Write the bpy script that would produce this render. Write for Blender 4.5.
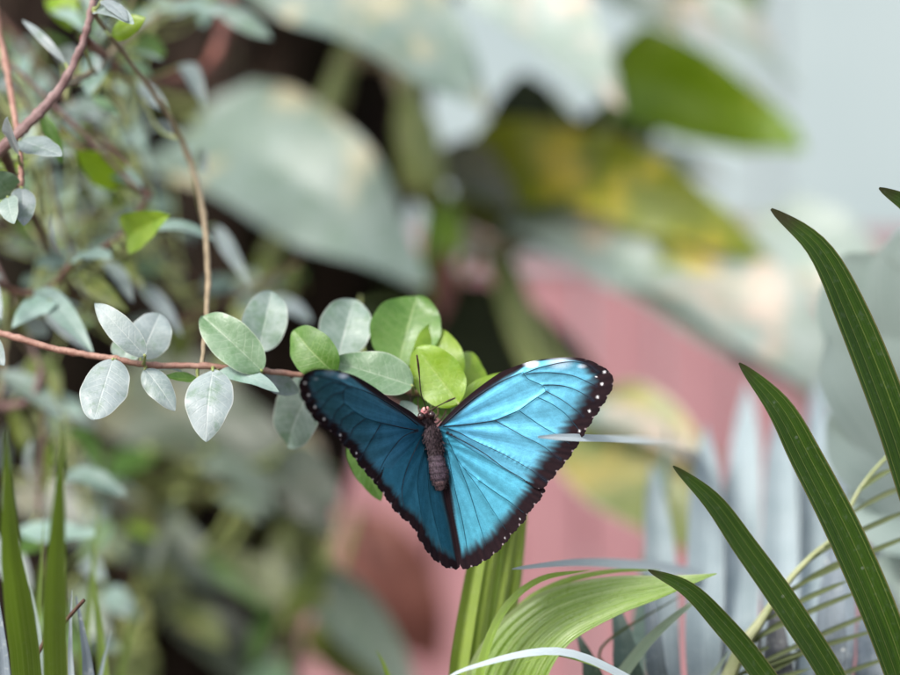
import bpy, math, random
import numpy as np
from mathutils import Vector, Matrix
random.seed(11); RNG = np.random.default_rng(5)
for o in list(bpy.data.objects): bpy.data.objects.remove(o)
SC = bpy.context.scene
COL = SC.collection
# ------------------------------------------------------------------ camera
CAM_H, FOCUS = 1.20, 0.886
cd = bpy.data.cameras.new('camera'); cam = bpy.data.objects.new('camera', cd); COL.objects.link(cam)
cd.lens = 100; cd.sensor_width = 36; cd.clip_start = 0.02; cd.clip_end = 200
cam.location = (0, -0.9, CAM_H); cam.rotation_euler = (math.radians(90), 0, 0)
cd.dof.use_dof = True; cd.dof.focus_distance = FOCUS; cd.dof.aperture_fstop = 3.5
SC.camera = cam
# ------------------------------------------------------------------ light
EL, ROT = math.radians(42), math.radians(228)
w = bpy.data.worlds.new('World'); SC.world = w; w.use_nodes = True
nt = w.node_tree; nt.nodes.clear()
sky = nt.nodes.new('ShaderNodeTexSky'); sky.sky_type = 'NISHITA'; sky.sun_disc = False
sky.sun_elevation = EL; sky.sun_rotation = ROT; sky.dust_density = 3.0; sky.air_density = 1.0
hs = nt.nodes.new('ShaderNodeHueSaturation'); hs.inputs['Saturation'].default_value = 0.42
bg = nt.nodes.new('ShaderNodeBackground'); bg.inputs['Strength'].default_value = 0.13
wo = nt.nodes.new('ShaderNodeOutputWorld')
nt.links.new(sky.outputs[0], hs.inputs['Color']); nt.links.new(hs.outputs[0], bg.inputs[0]); nt.links.new(bg.outputs[0], wo.inputs[0])
sd = bpy.data.lights.new('sun', 'SUN'); sun = bpy.data.objects.new('sun', sd); COL.objects.link(sun)
sd.energy = 1.5; sd.angle = math.radians(14); sd.color = (1.0, 0.955, 0.90)
tol = Vector((math.sin(ROT)*math.cos(EL), math.cos(ROT)*math.cos(EL), math.sin(EL)))
sun.rotation_euler = tol.to_track_quat('Z', 'Y').to_euler(); sun.location = tol*5 + Vector((0, 0, 2))
SC.view_settings.view_transform = 'Standard'; SC.view_settings.look = 'None'
SC.cycles.max_bounces = 6; SC.cycles.diffuse_bounces = 3; SC.cycles.glossy_bounces = 2; SC.cycles.transmission_bounces = 3
SC.view_settings.exposure = 1.24; SC.view_settings.gamma = 1.0

# ------------------------------------------------------------------ helpers
K = 0.0004                                   # metres per photo pixel per metre of distance
def P(px, py, d):                            # photo pixel + distance -> world point
    return Vector(((px-450)*K*d, d-0.9, CAM_H-(py-337.5)*K*d))
def catmull(pts, n):
    pts = np.array(pts, float)
    if len(pts) == 2:
        t = np.linspace(0, 1, n)[:, None]; return pts[0]*(1-t)+pts[1]*t
    p = np.vstack([2*pts[0]-pts[1], pts, 2*pts[-1]-pts[-2]])
    m = len(pts)-1
    out = []
    for q in np.linspace(0, m, n):
        i = min(int(q), m-1); t = q-i
        a, b, c, d = p[i], p[i+1], p[i+2], p[i+3]
        out.append(0.5*((2*b)+(c-a)*t+(2*a-5*b+4*c-d)*t*t+(3*b-a-3*c+d)*t**3))
    return np.array(out)
def link(name, me, parent=None, mats=()):
    o = bpy.data.objects.new(name, me); COL.objects.link(o)
    for m in mats: me.materials.append(m)
    if parent is not None: o.parent = parent; o.matrix_parent_inverse = parent.matrix_basis.inverted()
    return o
def thing(name, label, cat, loc, group=None):
    o = bpy.data.objects.new(name, None); COL.objects.link(o); o.location = loc
    o.empty_display_size = .02
    o['label'] = label; o['category'] = cat
    if group: o['group'] = group
    return o
class MB:
    def __init__(s): s.v = []; s.f = []; s.mi = []; s.uv = []
    def grid(s, pos, uv, mi=0, wrap=False):
        n, m = pos.shape[:2]; b = len(s.v)
        s.v += [tuple(x) for x in pos.reshape(-1, 3)]
        s.uv += [tuple(x) for x in uv.reshape(-1, 2)]
        for i in range(n-1):
            for j in range(m-1):
                s.f.append((b+i*m+j, b+i*m+j+1, b+(i+1)*m+j+1, b+(i+1)*m+j)); s.mi.append(mi)
    def tube(s, pts, rad, n=8, mi=0, cap=True):
        pts = np.array(pts, float); k = len(pts)
        rad = np.broadcast_to(np.array(rad, float), (k,)) if np.ndim(rad) == 0 else np.interp(np.linspace(0, 1, k), np.linspace(0, 1, len(rad)), rad)
        T = np.gradient(pts, axis=0); T /= np.linalg.norm(T, axis=1)[:, None]+1e-12
        up = np.array([0.31, -0.85, 0.42]); pos = np.zeros((k, n+1, 3)); uv = np.zeros((k, n+1, 2))
        for i in range(k):
            a = up-T[i]*(up@T[i]); a /= np.linalg.norm(a); bb = np.cross(T[i], a); up = a
            for j in range(n+1):
                th = 2*math.pi*(j % n)/n
                pos[i, j] = pts[i]+rad[i]*(math.cos(th)*a+math.sin(th)*bb); uv[i, j] = (i/(k-1), j/n)
        s.grid(pos, uv, mi)
        if cap:
            b = len(s.v)-k*(n+1)
            s.f.append(tuple(b+j for j in range(n))[::-1]); s.mi.append(mi)
            s.f.append(tuple(b+(k-1)*(n+1)+j for j in range(n))); s.mi.append(mi)
    def box(s, lo, hi, mi=0):
        b = len(s.v); x0, y0, z0 = lo; x1, y1, z1 = hi
        s.v += [(x0,y0,z0),(x1,y0,z0),(x1,y1,z0),(x0,y1,z0),(x0,y0,z1),(x1,y0,z1),(x1,y1,z1),(x0,y1,z1)]
        s.uv += [(0,0)]*8
        for f in ((0,3,2,1),(4,5,6,7),(0,1,5,4),(1,2,6,5),(2,3,7,6),(3,0,4,7)):
            s.f.append(tuple(b+q for q in f)); s.mi.append(mi)
    def build(s, name, mats, parent=None, smooth=True):
        me = bpy.data.meshes.new(name); me.from_pydata(s.v, [], s.f)
        ul = me.uv_layers.new(name='UVMap')
        li = np.zeros(len(me.loops), np.int32); me.loops.foreach_get('vertex_index', li)
        ul.data.foreach_set('uv', np.array(s.uv, np.float32)[li].ravel())
        me.polygons.foreach_set('material_index', s.mi)
        me.polygons.foreach_set('use_smooth', [smooth]*len(me.polygons))
        me.update()
        return link(name, me, parent, mats if isinstance(mats, (list, tuple)) else [mats])

# ------------------------------------------------------------------ materials
def nd(nt, t, **kw):
    n = nt.nodes.new(t)
    for k, v in kw.items():
        if k.startswith('i_'): n.inputs[k[2:].replace('_', ' ')].default_value = v
        else: setattr(n, k, v)
    return n
def newmat(name):
    m = bpy.data.materials.new(name); m.use_nodes = True; m.node_tree.nodes.clear(); return m, m.node_tree
def math_(nt, op, a, b=None, clamp=False):
    n = nt.nodes.new('ShaderNodeMath'); n.operation = op; n.use_clamp = clamp
    for i, x in enumerate((a, b)):
        if x is None: continue
        if isinstance(x, (int, float)): n.inputs[i].default_value = x
        else: nt.links.new(x, n.inputs[i])
    return n.outputs[0]
def ramp_(nt, x, lo, hi, a=0.0, b=1.0):
    n = nt.nodes.new('ShaderNodeMapRange'); n.interpolation_type = 'SMOOTHSTEP'
    nt.links.new(x, n.inputs[0])
    for i, q in enumerate((lo, hi, a, b)): n.inputs[i+1].default_value = q
    return n.outputs[0]
def mix_(nt, f, a, b, kind='MIX'):
    n = nt.nodes.new('ShaderNodeMix'); n.data_type = 'RGBA'; n.blend_type = kind
    for i, x in ((0, f), (6, a), (7, b)):
        if isinstance(x, (int, float)): n.inputs[i].default_value = x
        elif isinstance(x, tuple): n.inputs[i].default_value = (*x, 1)
        else: nt.links.new(x, n.inputs[i])
    return n.outputs[2]
def noise_(nt, vec, scale, detail=3, rough=.55):
    n = nt.nodes.new('ShaderNodeTexNoise'); n.inputs['Scale'].default_value = scale
    n.inputs['Detail'].default_value = detail; n.inputs['Roughness'].default_value = rough
    if vec is not None: nt.links.new(vec, n.inputs['Vector'])
    return n.outputs['Fac']
def finish(nt, col, rough, trans=0.0, tcol=None, bump=None, bstr=.3, spec=.5, metal=0.0, coat=0.0, bdist=.001):
    p = nt.nodes.new('ShaderNodeBsdfPrincipled')
    if isinstance(col, tuple): p.inputs['Base Color'].default_value = (*col, 1)
    else: nt.links.new(col, p.inputs['Base Color'])
    if isinstance(rough, (int, float)): p.inputs['Roughness'].default_value = rough
    else: nt.links.new(rough, p.inputs['Roughness'])
    p.inputs['Specular IOR Level'].default_value = spec; p.inputs['Metallic'].default_value = metal
    p.inputs['Coat Weight'].default_value = coat; p.inputs['Coat Roughness'].default_value = .3
    if bump is not None:
        b = nt.nodes.new('ShaderNodeBump'); b.inputs['Strength'].default_value = bstr; b.inputs['Distance'].default_value = bdist
        nt.links.new(bump, b.inputs['Height']); nt.links.new(b.outputs[0], p.inputs['Normal'])
    out = nt.nodes.new('ShaderNodeOutputMaterial'); sh = p.outputs[0]
    if trans > 0:
        t = nt.nodes.new('ShaderNodeBsdfTranslucent')
        c = tcol if tcol is not None else col
        if isinstance(c, tuple): t.inputs[0].default_value = (*c, 1)
        else: nt.links.new(c, t.inputs[0])
        mx = nt.nodes.new('ShaderNodeMixShader'); mx.inputs[0].default_value = trans
        nt.links.new(sh, mx.inputs[1]); nt.links.new(t.outputs[0], mx.inputs[2]); sh = mx.outputs[0]
    nt.links.new(sh, out.inputs[0]); return p
def leaf_mat(name, c1, c2, vein, nv=9, kv=1.6, rough=.38, trans=.25, tcol=None, vstr=.45, vari=None, varim=.56, vs=24, spec=.5, coat=.15, rim=None, specks=0.0, mott=.55):
    m, nt = newmat(name)
    uv = nt.nodes.new('ShaderNodeUVMap'); uv.uv_map = 'UVMap'
    sp = nt.nodes.new('ShaderNodeSeparateXYZ'); nt.links.new(uv.outputs[0], sp.inputs[0])
    u, v = sp.outputs[0], sp.outputs[1]
    tc = nt.nodes.new('ShaderNodeTexCoord'); oi = nt.nodes.new('ShaderNodeObjectInfo')
    off = nt.nodes.new('ShaderNodeVectorMath'); off.operation = 'ADD'
    nt.links.new(tc.outputs['Object'], off.inputs[0]); nt.links.new(oi.outputs['Random'], off.inputs[1])
    vec = off.outputs[0]
    a = math_(nt, 'MULTIPLY', math_(nt, 'ABSOLUTE', math_(nt, 'SUBTRACT', v, .5)), 2)
    wob = math_(nt, 'MULTIPLY', math_(nt, 'SUBTRACT', noise_(nt, vec, 60, 2), .5), .05)
    mid = ramp_(nt, a, .015, .055, 1, 0)
    # side veins, curved forward
    f = math_(nt, 'ADD', math_(nt, 'SUBTRACT', math_(nt, 'MULTIPLY', u, nv), math_(nt, 'MULTIPLY', math_(nt, 'POWER', a, 1.2), kv)), math_(nt, 'MULTIPLY', wob, nv))
    side = ramp_(nt, math_(nt, 'PINGPONG', math_(nt, 'ADD', f, 40.25), .5), .0, .085, 1, 0)
    side = math_(nt, 'MULTIPLY', side, ramp_(nt, a, .6, .98, .8, .1))
    vo = nt.nodes.new('ShaderNodeTexVoronoi'); vo.feature = 'DISTANCE_TO_EDGE'; vo.inputs['Scale'].default_value = 420
    nt.links.new(vec, vo.inputs['Vector'])
    net = ramp_(nt, vo.outputs['Distance'], .0, .16, 1, 0)
    n1 = noise_(nt, vec, 45, 4); n2 = noise_(nt, vec, 260, 3)
    col = mix_(nt, ramp_(nt, n1, .35, .68), c1, c2)
    col = mix_(nt, math_(nt, 'MULTIPLY', math_(nt, 'SUBTRACT', n2, .45), .5, True), col, tuple(min(1, x*1.45) for x in c2))
    if vari is not None:
        mp = nt.nodes.new('ShaderNodeMapping'); mp.inputs['Scale'].default_value = (1, 1, .55); nt.links.new(vec, mp.inputs[0])
        vn = noise_(nt, mp.outputs[0], vs, 3, .6)
        col = mix_(nt, ramp_(nt, vn, varim, varim+.10), col, vari)
    col = mix_(nt, math_(nt, 'MULTIPLY', net, .12), col, vein)
    col = mix_(nt, math_(nt, 'MULTIPLY', math_(nt, 'MAXIMUM', mid, math_(nt, 'MULTIPLY', side, .75)), vstr), col, vein)
    n3 = noise_(nt, vec, 110, 5, .7)
    col = mix_(nt, ramp_(nt, n3, .48, .66, 0, mott), col, tuple(x*q for x, q in zip(c1, (.62, .80, .55))))
    if rim is not None: col = mix_(nt, ramp_(nt, a, .93, .985, 0, .75), col, rim)
    if specks:
        v2 = nt.nodes.new('ShaderNodeTexVoronoi'); v2.inputs['Scale'].default_value = 130; nt.links.new(vec, v2.inputs['Vector'])
        col = mix_(nt, math_(nt, 'MULTIPLY', ramp_(nt, v2.outputs['Distance'], .05, .10, 1, 0), specks), col, (.75, .75, .7))
    h = nt.nodes.new('ShaderNodeHueSaturation')
    nt.links.new(ramp_(nt, oi.outputs['Random'], 0, 1, .82, 1.15), h.inputs['Value']); nt.links.new(col, h.inputs['Color'])
    hgt = math_(nt, 'SUBTRACT', math_(nt, 'ADD', math_(nt, 'MULTIPLY', n1, .9), math_(nt, 'MULTIPLY', n2, .25)), math_(nt, 'ADD', math_(nt, 'MULTIPLY', side, .5), math_(nt, 'ADD', mid, math_(nt, 'MULTIPLY', net, .12))))
    rg = ramp_(nt, n2, .3, .7, rough-.06, rough+.12)
    finish(nt, h.outputs[0], rg, trans, tcol if tcol else h.outputs[0], hgt, .28, spec, 0, coat)
    return m
def blade_mat(name, c1, c2, line, nl=7, lstr=.6, edge=None, rough=.4, trans=.2, dust=.15, fine=26, spec=.5, tcol=None, tip=None):
    m, nt = newmat(name)
    uv = nt.nodes.new('ShaderNodeUVMap'); uv.uv_map = 'UVMap'
    sp = nt.nodes.new('ShaderNodeSeparateXYZ'); nt.links.new(uv.outputs[0], sp.inputs[0])
    u, v = sp.outputs[0], sp.outputs[1]
    tc = nt.nodes.new('ShaderNodeTexCoord'); oi = nt.nodes.new('ShaderNodeObjectInfo')
    off = nt.nodes.new('ShaderNodeVectorMath'); off.operation = 'ADD'
    nt.links.new(tc.outputs['Object'], off.inputs[0]); nt.links.new(oi.outputs['Random'], off.inputs[1]); vec = off.outputs[0]
    cx = nt.nodes.new('ShaderNodeCombineXYZ'); nt.links.new(math_(nt, 'MULTIPLY', u, 2.2), cx.inputs[0])
    nt.links.new(math_(nt, 'MULTIPLY', v, fine), cx.inputs[1]); nt.links.new(math_(nt, 'MULTIPLY', oi.outputs['Random'], 37), cx.inputs[2])
    st = noise_(nt, cx.outputs[0], 1.0, 4, .6)
    n1 = noise_(nt, vec, 38, 4); n2 = noise_(nt, vec, 420, 3)
    col = mix_(nt, ramp_(nt, math_(nt, 'ADD', math_(nt, 'MULTIPLY', st, .7), math_(nt, 'MULTIPLY', n1, .3)), .36, .66), c1, c2)
    ln = ramp_(nt, math_(nt, 'PINGPONG', math_(nt, 'ADD', math_(nt, 'MULTIPLY', v, nl), 20.5), .5), 0, .09, 1, 0)
    fn = ramp_(nt, math_(nt, 'PINGPONG', math_(nt, 'ADD', math_(nt, 'MULTIPLY', v, nl*4), 20.0), .5), 0, .2, 1, 0)
    col = mix_(nt, math_(nt, 'MULTIPLY', ln, lstr), col, line)
    col = mix_(nt, math_(nt, 'MULTIPLY', fn, lstr*.2), col, line)
    a = math_(nt, 'MULTIPLY', math_(nt, 'ABSOLUTE', math_(nt, 'SUBTRACT', v, .5)), 2)
    if edge is not None: col = mix_(nt, ramp_(nt, a, .90, .97, 0, .8), col, edge)
    if tip is not None: col = mix_(nt, ramp_(nt, math_(nt, 'ADD', u, math_(nt, 'MULTIPLY', math_(nt, 'SUBTRACT', n1, .5), .2)), .93, 1.0, 0, .9), col, tip)
    v2 = nt.nodes.new('ShaderNodeTexVoronoi'); v2.inputs['Scale'].default_value = 150; nt.links.new(vec, v2.inputs['Vector'])
    sc = math_(nt, 'MULTIPLY', ramp_(nt, v2.outputs['Distance'], .06, .12, 1, 0), ramp_(nt, n1, .5, .6))
    col = mix_(nt, math_(nt, 'MULTIPLY', sc, min(1, dust*3)), col, (.7, .72, .68))
    col = mix_(nt, math_(nt, 'MULTIPLY', ramp_(nt, n2, .55, .75), dust), col, (.6, .63, .6))
    h = nt.nodes.new('ShaderNodeHueSaturation')
    nt.links.new(ramp_(nt, oi.outputs['Random'], 0, 1, .85, 1.12), h.inputs['Value']); nt.links.new(col, h.inputs['Color'])
    hgt = math_(nt, 'ADD', math_(nt, 'ADD', math_(nt, 'MULTIPLY', st, .8), math_(nt, 'MULTIPLY', ln, -.6)), math_(nt, 'MULTIPLY', n2, .2))
    finish(nt, h.outputs[0], ramp_(nt, n2, .3, .7, rough-.05, rough+.12), trans, tcol if tcol else h.outputs[0], hgt, .3, spec)
    return m
def plain_mat(name, c1, c2, scale=60, rough=.6, bstr=.3, stretch=(1, 1, 1), spec=.4, metal=0, trans=0, detail=5, lo=.35, hi=.68, c3=None, bdist=.001):
    m, nt = newmat(name)
    tc = nt.nodes.new('ShaderNodeTexCoord'); mp = nt.nodes.new('ShaderNodeMapping'); mp.inputs['Scale'].default_value = stretch
    nt.links.new(tc.outputs['Object'], mp.inputs[0])
    n1 = noise_(nt, mp.outputs[0], scale, detail, .6); n2 = noise_(nt, mp.outputs[0], scale*6, 3)
    col = mix_(nt, ramp_(nt, n1, lo, hi), c1, c2)
    if c3: col = mix_(nt, ramp_(nt, n2, .5, .72, 0, .6), col, c3)
    finish(nt, col, rough, trans, None, math_(nt, 'ADD', n1, math_(nt, 'MULTIPLY', n2, .35)), bstr, spec, metal, bdist=bdist)
    return m
M = {}
# vine leaves
M['pale'] = leaf_mat('leaf_sky_sheen', (0.179,0.232,0.223), (0.262,0.31,0.319), (0.393,0.437,0.428), rough=.44, trans=.15, vstr=.6, rim=(0.385,0.411,0.385), coat=.08, mott=.7)  # pale blue-grey sky sheen put into the base colour
M['pale2'] = leaf_mat('leaf_grey_green', (.16,.235,.19), (.26,.335,.305), (.42,.48,.44), rough=.44, trans=.2, vstr=.6, rim=(.40,.44,.39), coat=.08, mott=.7)  # same sky sheen in the base colour, a little greener
M['halo'] = leaf_mat('leaf_two_tone', (0.122,0.223,0.108), (0.18,0.288,0.173), (0.396,0.475,0.36), rough=.40, trans=.2, vstr=.5, rim=(0.36,0.432,0.324), coat=.16)
M['green'] = leaf_mat('leaf_mid_green', (0.068,0.16,0.024), (0.104,0.216,0.04), (0.272,0.368,0.144), rough=.42, trans=.3, tcol=(0.128,0.272,0.024), vstr=.55, coat=.15)
M['lime'] = leaf_mat('leaf_lime', (0.192,0.336,0.0144), (0.272,0.416,0.04), (0.4,0.496,0.128), rough=.36, trans=.35, tcol=(0.272,0.44,0.008), vstr=.4, coat=.2)
M['olive'] = leaf_mat('leaf_olive', (.09,.13,.015), (.15,.19,.02), (.28,.30,.08), rough=.45, trans=.3, vstr=.4)
M['mint'] = leaf_mat('leaf_mint', (0.18,0.282,0.24), (0.252,0.348,0.312), (0.372,0.444,0.408), rough=.36, trans=.15, vstr=.4, coat=.165)
M['deep'] = leaf_mat('leaf_painted_shade', (.016,.024,.008), (.028,.036,.012), (.03,.04,.014), rough=.6, trans=.08, vstr=.2, coat=0, spec=.2)  # shade among the foliage put into a near-black leaf colour
# pothos leaves
M['po_pale'] = leaf_mat('pothos_pale', (0.13,0.179,0.15), (0.174,0.227,0.203), (0.213,0.257,0.227), nv=8, kv=2.2, rough=.46, trans=.15, vari=(0.329,0.305,0.203), varim=.53, vs=22, coat=.05, vstr=.25)  # grey-green ground carries painted sky sheen; the cream variegation is its own
M['po_mint'] = leaf_mat('pothos_mint', (0.28,0.35,0.307), (0.363,0.433,0.399), (0.42,0.476,0.433), nv=8, kv=2.2, rough=.46, trans=.2, vari=(0.56,0.463,0.378), varim=.50, vs=22, coat=.05, vstr=.25)
M['po_green'] = leaf_mat('pothos_green', (0.129,0.248,0.0092), (0.193,0.322,0.0184), (0.276,0.386,0.0736), nv=8, kv=2.2, rough=.4, trans=.45, tcol=(0.258,0.414,0.0092), vari=(0.414,0.46,0.092), varim=.55, vs=24)
M['po_gold'] = leaf_mat('pothos_gold', (0.128,0.186,0.0116), (0.256,0.302,0.0233), (0.419,0.395,0.0927), nv=8, kv=2.2, rough=.4, trans=.4, tcol=(0.465,0.465,0.0116), vari=(0.697,0.535,0.0581), varim=.49, vs=22)
M['po_olive'] = leaf_mat('pothos_olive', (0.128,0.16,0.048), (0.208,0.248,0.088), (0.32,0.336,0.176), nv=8, kv=2.2, rough=.42, trans=.3, vari=(0.368,0.304,0.08), varim=.54, vs=22, rim=(0.464,0.44,0.32))
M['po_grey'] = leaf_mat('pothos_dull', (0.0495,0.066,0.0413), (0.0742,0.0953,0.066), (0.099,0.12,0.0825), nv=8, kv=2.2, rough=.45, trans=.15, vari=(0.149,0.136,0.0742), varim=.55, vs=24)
M['po_dusty'] = leaf_mat('pothos_dusty', (0.132,0.18,0.132), (0.204,0.252,0.192), (0.24,0.3,0.24), nv=8, kv=2.2, rough=.42, trans=.15, vstr=.25)
# blades
M['dark_blade'] = blade_mat('palm_dark_green', (.0105,.033,.0015), (.027,.064,.004), (.13,.16,.04), nl=4, lstr=.55, edge=(.14,.125,.05), rough=.40, trans=.16, tcol=(.05,.12,.003), dust=.03, spec=.22, tip=(.028,.02,.01))
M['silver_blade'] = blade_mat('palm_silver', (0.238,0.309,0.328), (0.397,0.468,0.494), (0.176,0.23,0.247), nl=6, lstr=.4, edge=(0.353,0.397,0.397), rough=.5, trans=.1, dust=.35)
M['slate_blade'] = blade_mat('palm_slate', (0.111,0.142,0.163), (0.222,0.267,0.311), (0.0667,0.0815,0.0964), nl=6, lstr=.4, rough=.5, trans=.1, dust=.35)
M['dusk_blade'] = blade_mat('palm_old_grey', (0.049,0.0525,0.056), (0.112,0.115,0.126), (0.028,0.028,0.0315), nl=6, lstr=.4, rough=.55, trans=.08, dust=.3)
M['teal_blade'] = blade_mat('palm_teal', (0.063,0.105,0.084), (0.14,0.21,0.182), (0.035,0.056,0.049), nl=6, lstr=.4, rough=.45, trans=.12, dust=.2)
M['young_blade'] = blade_mat('palm_young_green', (0.136,0.232,0.02), (0.224,0.336,0.048), (0.384,0.448,0.176), nl=9, lstr=.5, edge=(0.304,0.384,0.144), rough=.36, trans=.3, tcol=(0.224,0.36,0.016), dust=.08)
M['young_leaf'] = blade_mat('palm_young_leaf', (.13,.23,.022), (.21,.32,.06), (.36,.45,.20), nl=8, lstr=.4, edge=(.36,.42,.22), rough=.30, trans=.28, tcol=(.2,.35,.02), dust=.1, spec=.7, fine=18)
M['young_pale'] = blade_mat('palm_young_pale', (0.274,0.362,0.266), (0.402,0.483,0.394), (0.241,0.322,0.241), nl=9, lstr=.4, edge=(0.531,0.564,0.443), rough=.34, trans=.2, dust=.1)
M['stalk'] = blade_mat('stalk_green', (0.15,0.24,0.0225), (0.255,0.345,0.0525), (0.338,0.39,0.135), nl=6, lstr=.35, rough=.35, trans=.1, dust=.06)
M['pale_strip'] = blade_mat('strap_pale', (0.384,0.453,0.476), (0.486,0.552,0.578), (0.335,0.392,0.402), nl=4, lstr=.3, rough=.35, trans=.15, dust=.1)  # bright leaf-edge highlight put into a near-white base colour
M['strap'] = blade_mat('strap_green', (.085,.15,.018), (.17,.25,.05), (.28,.36,.13), nl=6, lstr=.8, edge=(.26,.32,.13), rough=.4, trans=.3, tcol=(.18,.3,.02), dust=.06)
M['mint_sheet'] = blade_mat('palm_mint', (0.277,0.356,0.317), (0.343,0.416,0.383), (0.264,0.33,0.297), nl=5, lstr=.25, rough=.4, trans=.2, dust=.05)
M['thin_leaflet'] = blade_mat('leaflet_olive', (0.0605,0.0825,0.0193), (0.11,0.143,0.044), (0.165,0.187,0.0825), nl=2, lstr=.4, rough=.45, trans=.15, dust=.05)
M['rachis'] = plain_mat('rachis_pale_green', (0.259,0.302,0.13), (0.36,0.374,0.216), 90, .45, .2)
# wood and stems
M['twig'] = plain_mat('twig_pinkish', (0.255,0.128,0.0978), (0.374,0.221,0.17), 220, .55, .4, (0.85,0.85,0.85), c3=(0.136,0.068,0.051))
M['mauve'] = plain_mat('stem_mauve', (0.168,0.096,0.092), (0.272,0.176,0.168), 160, .55, .4, c3=(0.096,0.048,0.048))
M['tanstem'] = plain_mat('stem_tan', (.20,.155,.095), (.29,.23,.15), 200, .5, .3)
M['tanpale'] = plain_mat('stem_pale_tan', (.36,.30,.20), (.50,.42,.30), 90, .5, .3)
M['petiole'] = plain_mat('petiole_green', (0.195,0.255,0.075), (0.3,0.315,0.135), 120, .45, .2)
M['dry'] = plain_mat('twig_dark_dry', (.07,.035,.025), (.14,.07,.045), 180, .7, .4)
M['redbrown'] = plain_mat('leaf_red_brown', (.11,.032,.022), (.20,.07,.05), 60, .6, .3)
M['bark'] = plain_mat('bark_painted_shade', (0.0138,0.00966,0.00828), (0.0386,0.0248,0.0193), 22, .9, .8, (2.21,2.21,0.483), spec=.1, c3=(0.0276,0.0304,0.0138), bdist=.01)  # deep shade behind the plants put into the near-black bark colour
M['soil'] = plain_mat('soil', (.035,.025,.018), (.085,.062,.045), 14, .95, .6, spec=.1, c3=(.12,.09,.06), bdist=.01)
M['fence'] = plain_mat('fence_paint_dusty_pink', (0.372,0.181,0.2), (0.446,0.237,0.251), 9, .62, .25, (2.79,2.79,0.465), spec=.3, c3=(0.344,0.163,0.177), bdist=.002)
M['panel'] = plain_mat('panel_pale', (.30,.375,.385), (.36,.43,.435), 1.6, .45, .05, spec=.4)
M['alu'] = plain_mat('frame_pale', (.55,.58,.60), (.65,.67,.68), 6, .4, .05, spec=.5)

# ------------------------------------------------------------------ setting
def sheet(name, x0, x1, y0, y1, z, mat, n=40):
    b = MB(); X, Y = np.meshgrid(np.linspace(x0, x1, n), np.linspace(y0, y1, n), indexing='ij')
    Z = z + 0.012*np.sin(X*5.1+Y*2)*np.sin(Y*4.3) * (np.hypot(X, Y) < 4)
    b.grid(np.stack([X, Y, Z], -1), np.stack([X, Y], -1)); o = b.build(name, mat); o['kind'] = 'structure'; return o
sheet('ground', -60, 60, -60, 60, 0.0, M['soil'], 161)
# pink board fence behind the plants
FY, FTOP = 1.20, 1.275
fence = thing('board_fence', 'dusty pink painted fence of upright boards behind all the plants', 'fence', (0, FY, 0))
bw = .0625
bb = MB()
prof = [(-.0298, .009), (-.0298, -.006), (-.0268, -.009), (.0268, -.009), (.0298, -.006), (.0298, .009)]
pos = np.array([[[x, y, z] for x, y in prof+[prof[0]]] for z in (0.02, .4, .8, FTOP-.012)])
bb.grid(pos, np.zeros(pos.shape[:2]+(2,)))
bb.f.append(tuple(21+i for i in range(6))); bb.mi.append(0)
b0 = bb.build('board', M['fence'], None, smooth=False); bme = b0.data
for i in range(-24, 25):
    o = b0 if i == -24 else link('board', bme)
    o.parent = fence; o.location = (i*bw+.0215, RNG.normal(0, .0008), RNG.normal(0, .002))
    o.rotation_euler = (0, RNG.normal(0, .0012), 0)
for z in (.3, 1.05):
    r = MB(); r.box((-1.5, .0105, z-.035), (1.54, .045, z+.035)); o = r.build('rail', M['fence'], fence, False); o.matrix_parent_inverse = Matrix()
r = MB(); r.box((-1.5, -.022, FTOP-.006), (1.54, .03, FTOP+.012)); o = r.build('cap_rail', M['fence'], fence, False); o.matrix_parent_inverse = Matrix()
for x in (-1.3, 0, 1.33):
    r = MB(); r.box((x-.045, .0465, 0), (x+.045, .13, FTOP-.05)); o = r.build('post', M['fence'], fence, False); o.matrix_parent_inverse = Matrix()
# pale greenhouse wall farther back
gw = thing('greenhouse_wall', 'pale blue-grey panelled greenhouse wall rising above the pink fence', 'wall', (0, 2.6, 0))
for i in range(-4, 5):
    r = MB(); r.box((i*.9-.443, 0, .05), (i*.9+.443, .016, 2.9)); o = r.build('panel', M['panel'], gw, False); o.matrix_parent_inverse = Matrix()
for i in range(-4, 6):
    r = MB(); r.box((i*.9-.45-.025, .0185, 0), (i*.9-.45+.025, .06, 2.95)); o = r.build('glazing_bar', M['alu'], gw, False); o.matrix_parent_inverse = Matrix()
r = MB(); r.box((-4.1, -.02, 2.9), (4.1, .07, 2.97)); o = r.build('top_rail', M['alu'], gw, False); o.matrix_parent_inverse = Matrix()

# ------------------------------------------------------------------ leaning trunk with ridged bark, added as dark backing for shade
TD = 1.52
def trunk_c(z):                          # centre line of the leaning trunk
    a, b = P(120, 675, TD), P(285, 0, TD); t = (z-a.z)/(b.z-a.z); t2 = np.clip(t, -2.2, 2.0)
    return a.x+(b.x-a.x)*t2, a.y
tb = MB(); nz, na = 150, 90
pos = np.zeros((nz, na+1, 3)); uvt = np.zeros((nz, na+1, 2))
for i in range(nz):
    z = -.05+2.15*i/(nz-1); cx, cy = trunk_c(z)
    for j in range(na+1):
        th = 2*math.pi*(j % na)/na
        r = .108*(1+.9*math.exp(-max(z, 0)*9)*.5*(1+.4*math.sin(5*th)))*(1-.05*z)
        r += .006*abs(math.sin(11*th+2.2*math.sin(z*7)+.8*math.sin(z*23+th*3)))+.003*math.sin(29*th+z*40)*math.sin(z*55+3*th)+.004*math.sin(z*17+2*th)
        pos[i, j] = (cx+r*math.cos(th), cy+r*math.sin(th), z); uvt[i, j] = (i/nz, j/na)
tb.grid(pos, uvt)
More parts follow.
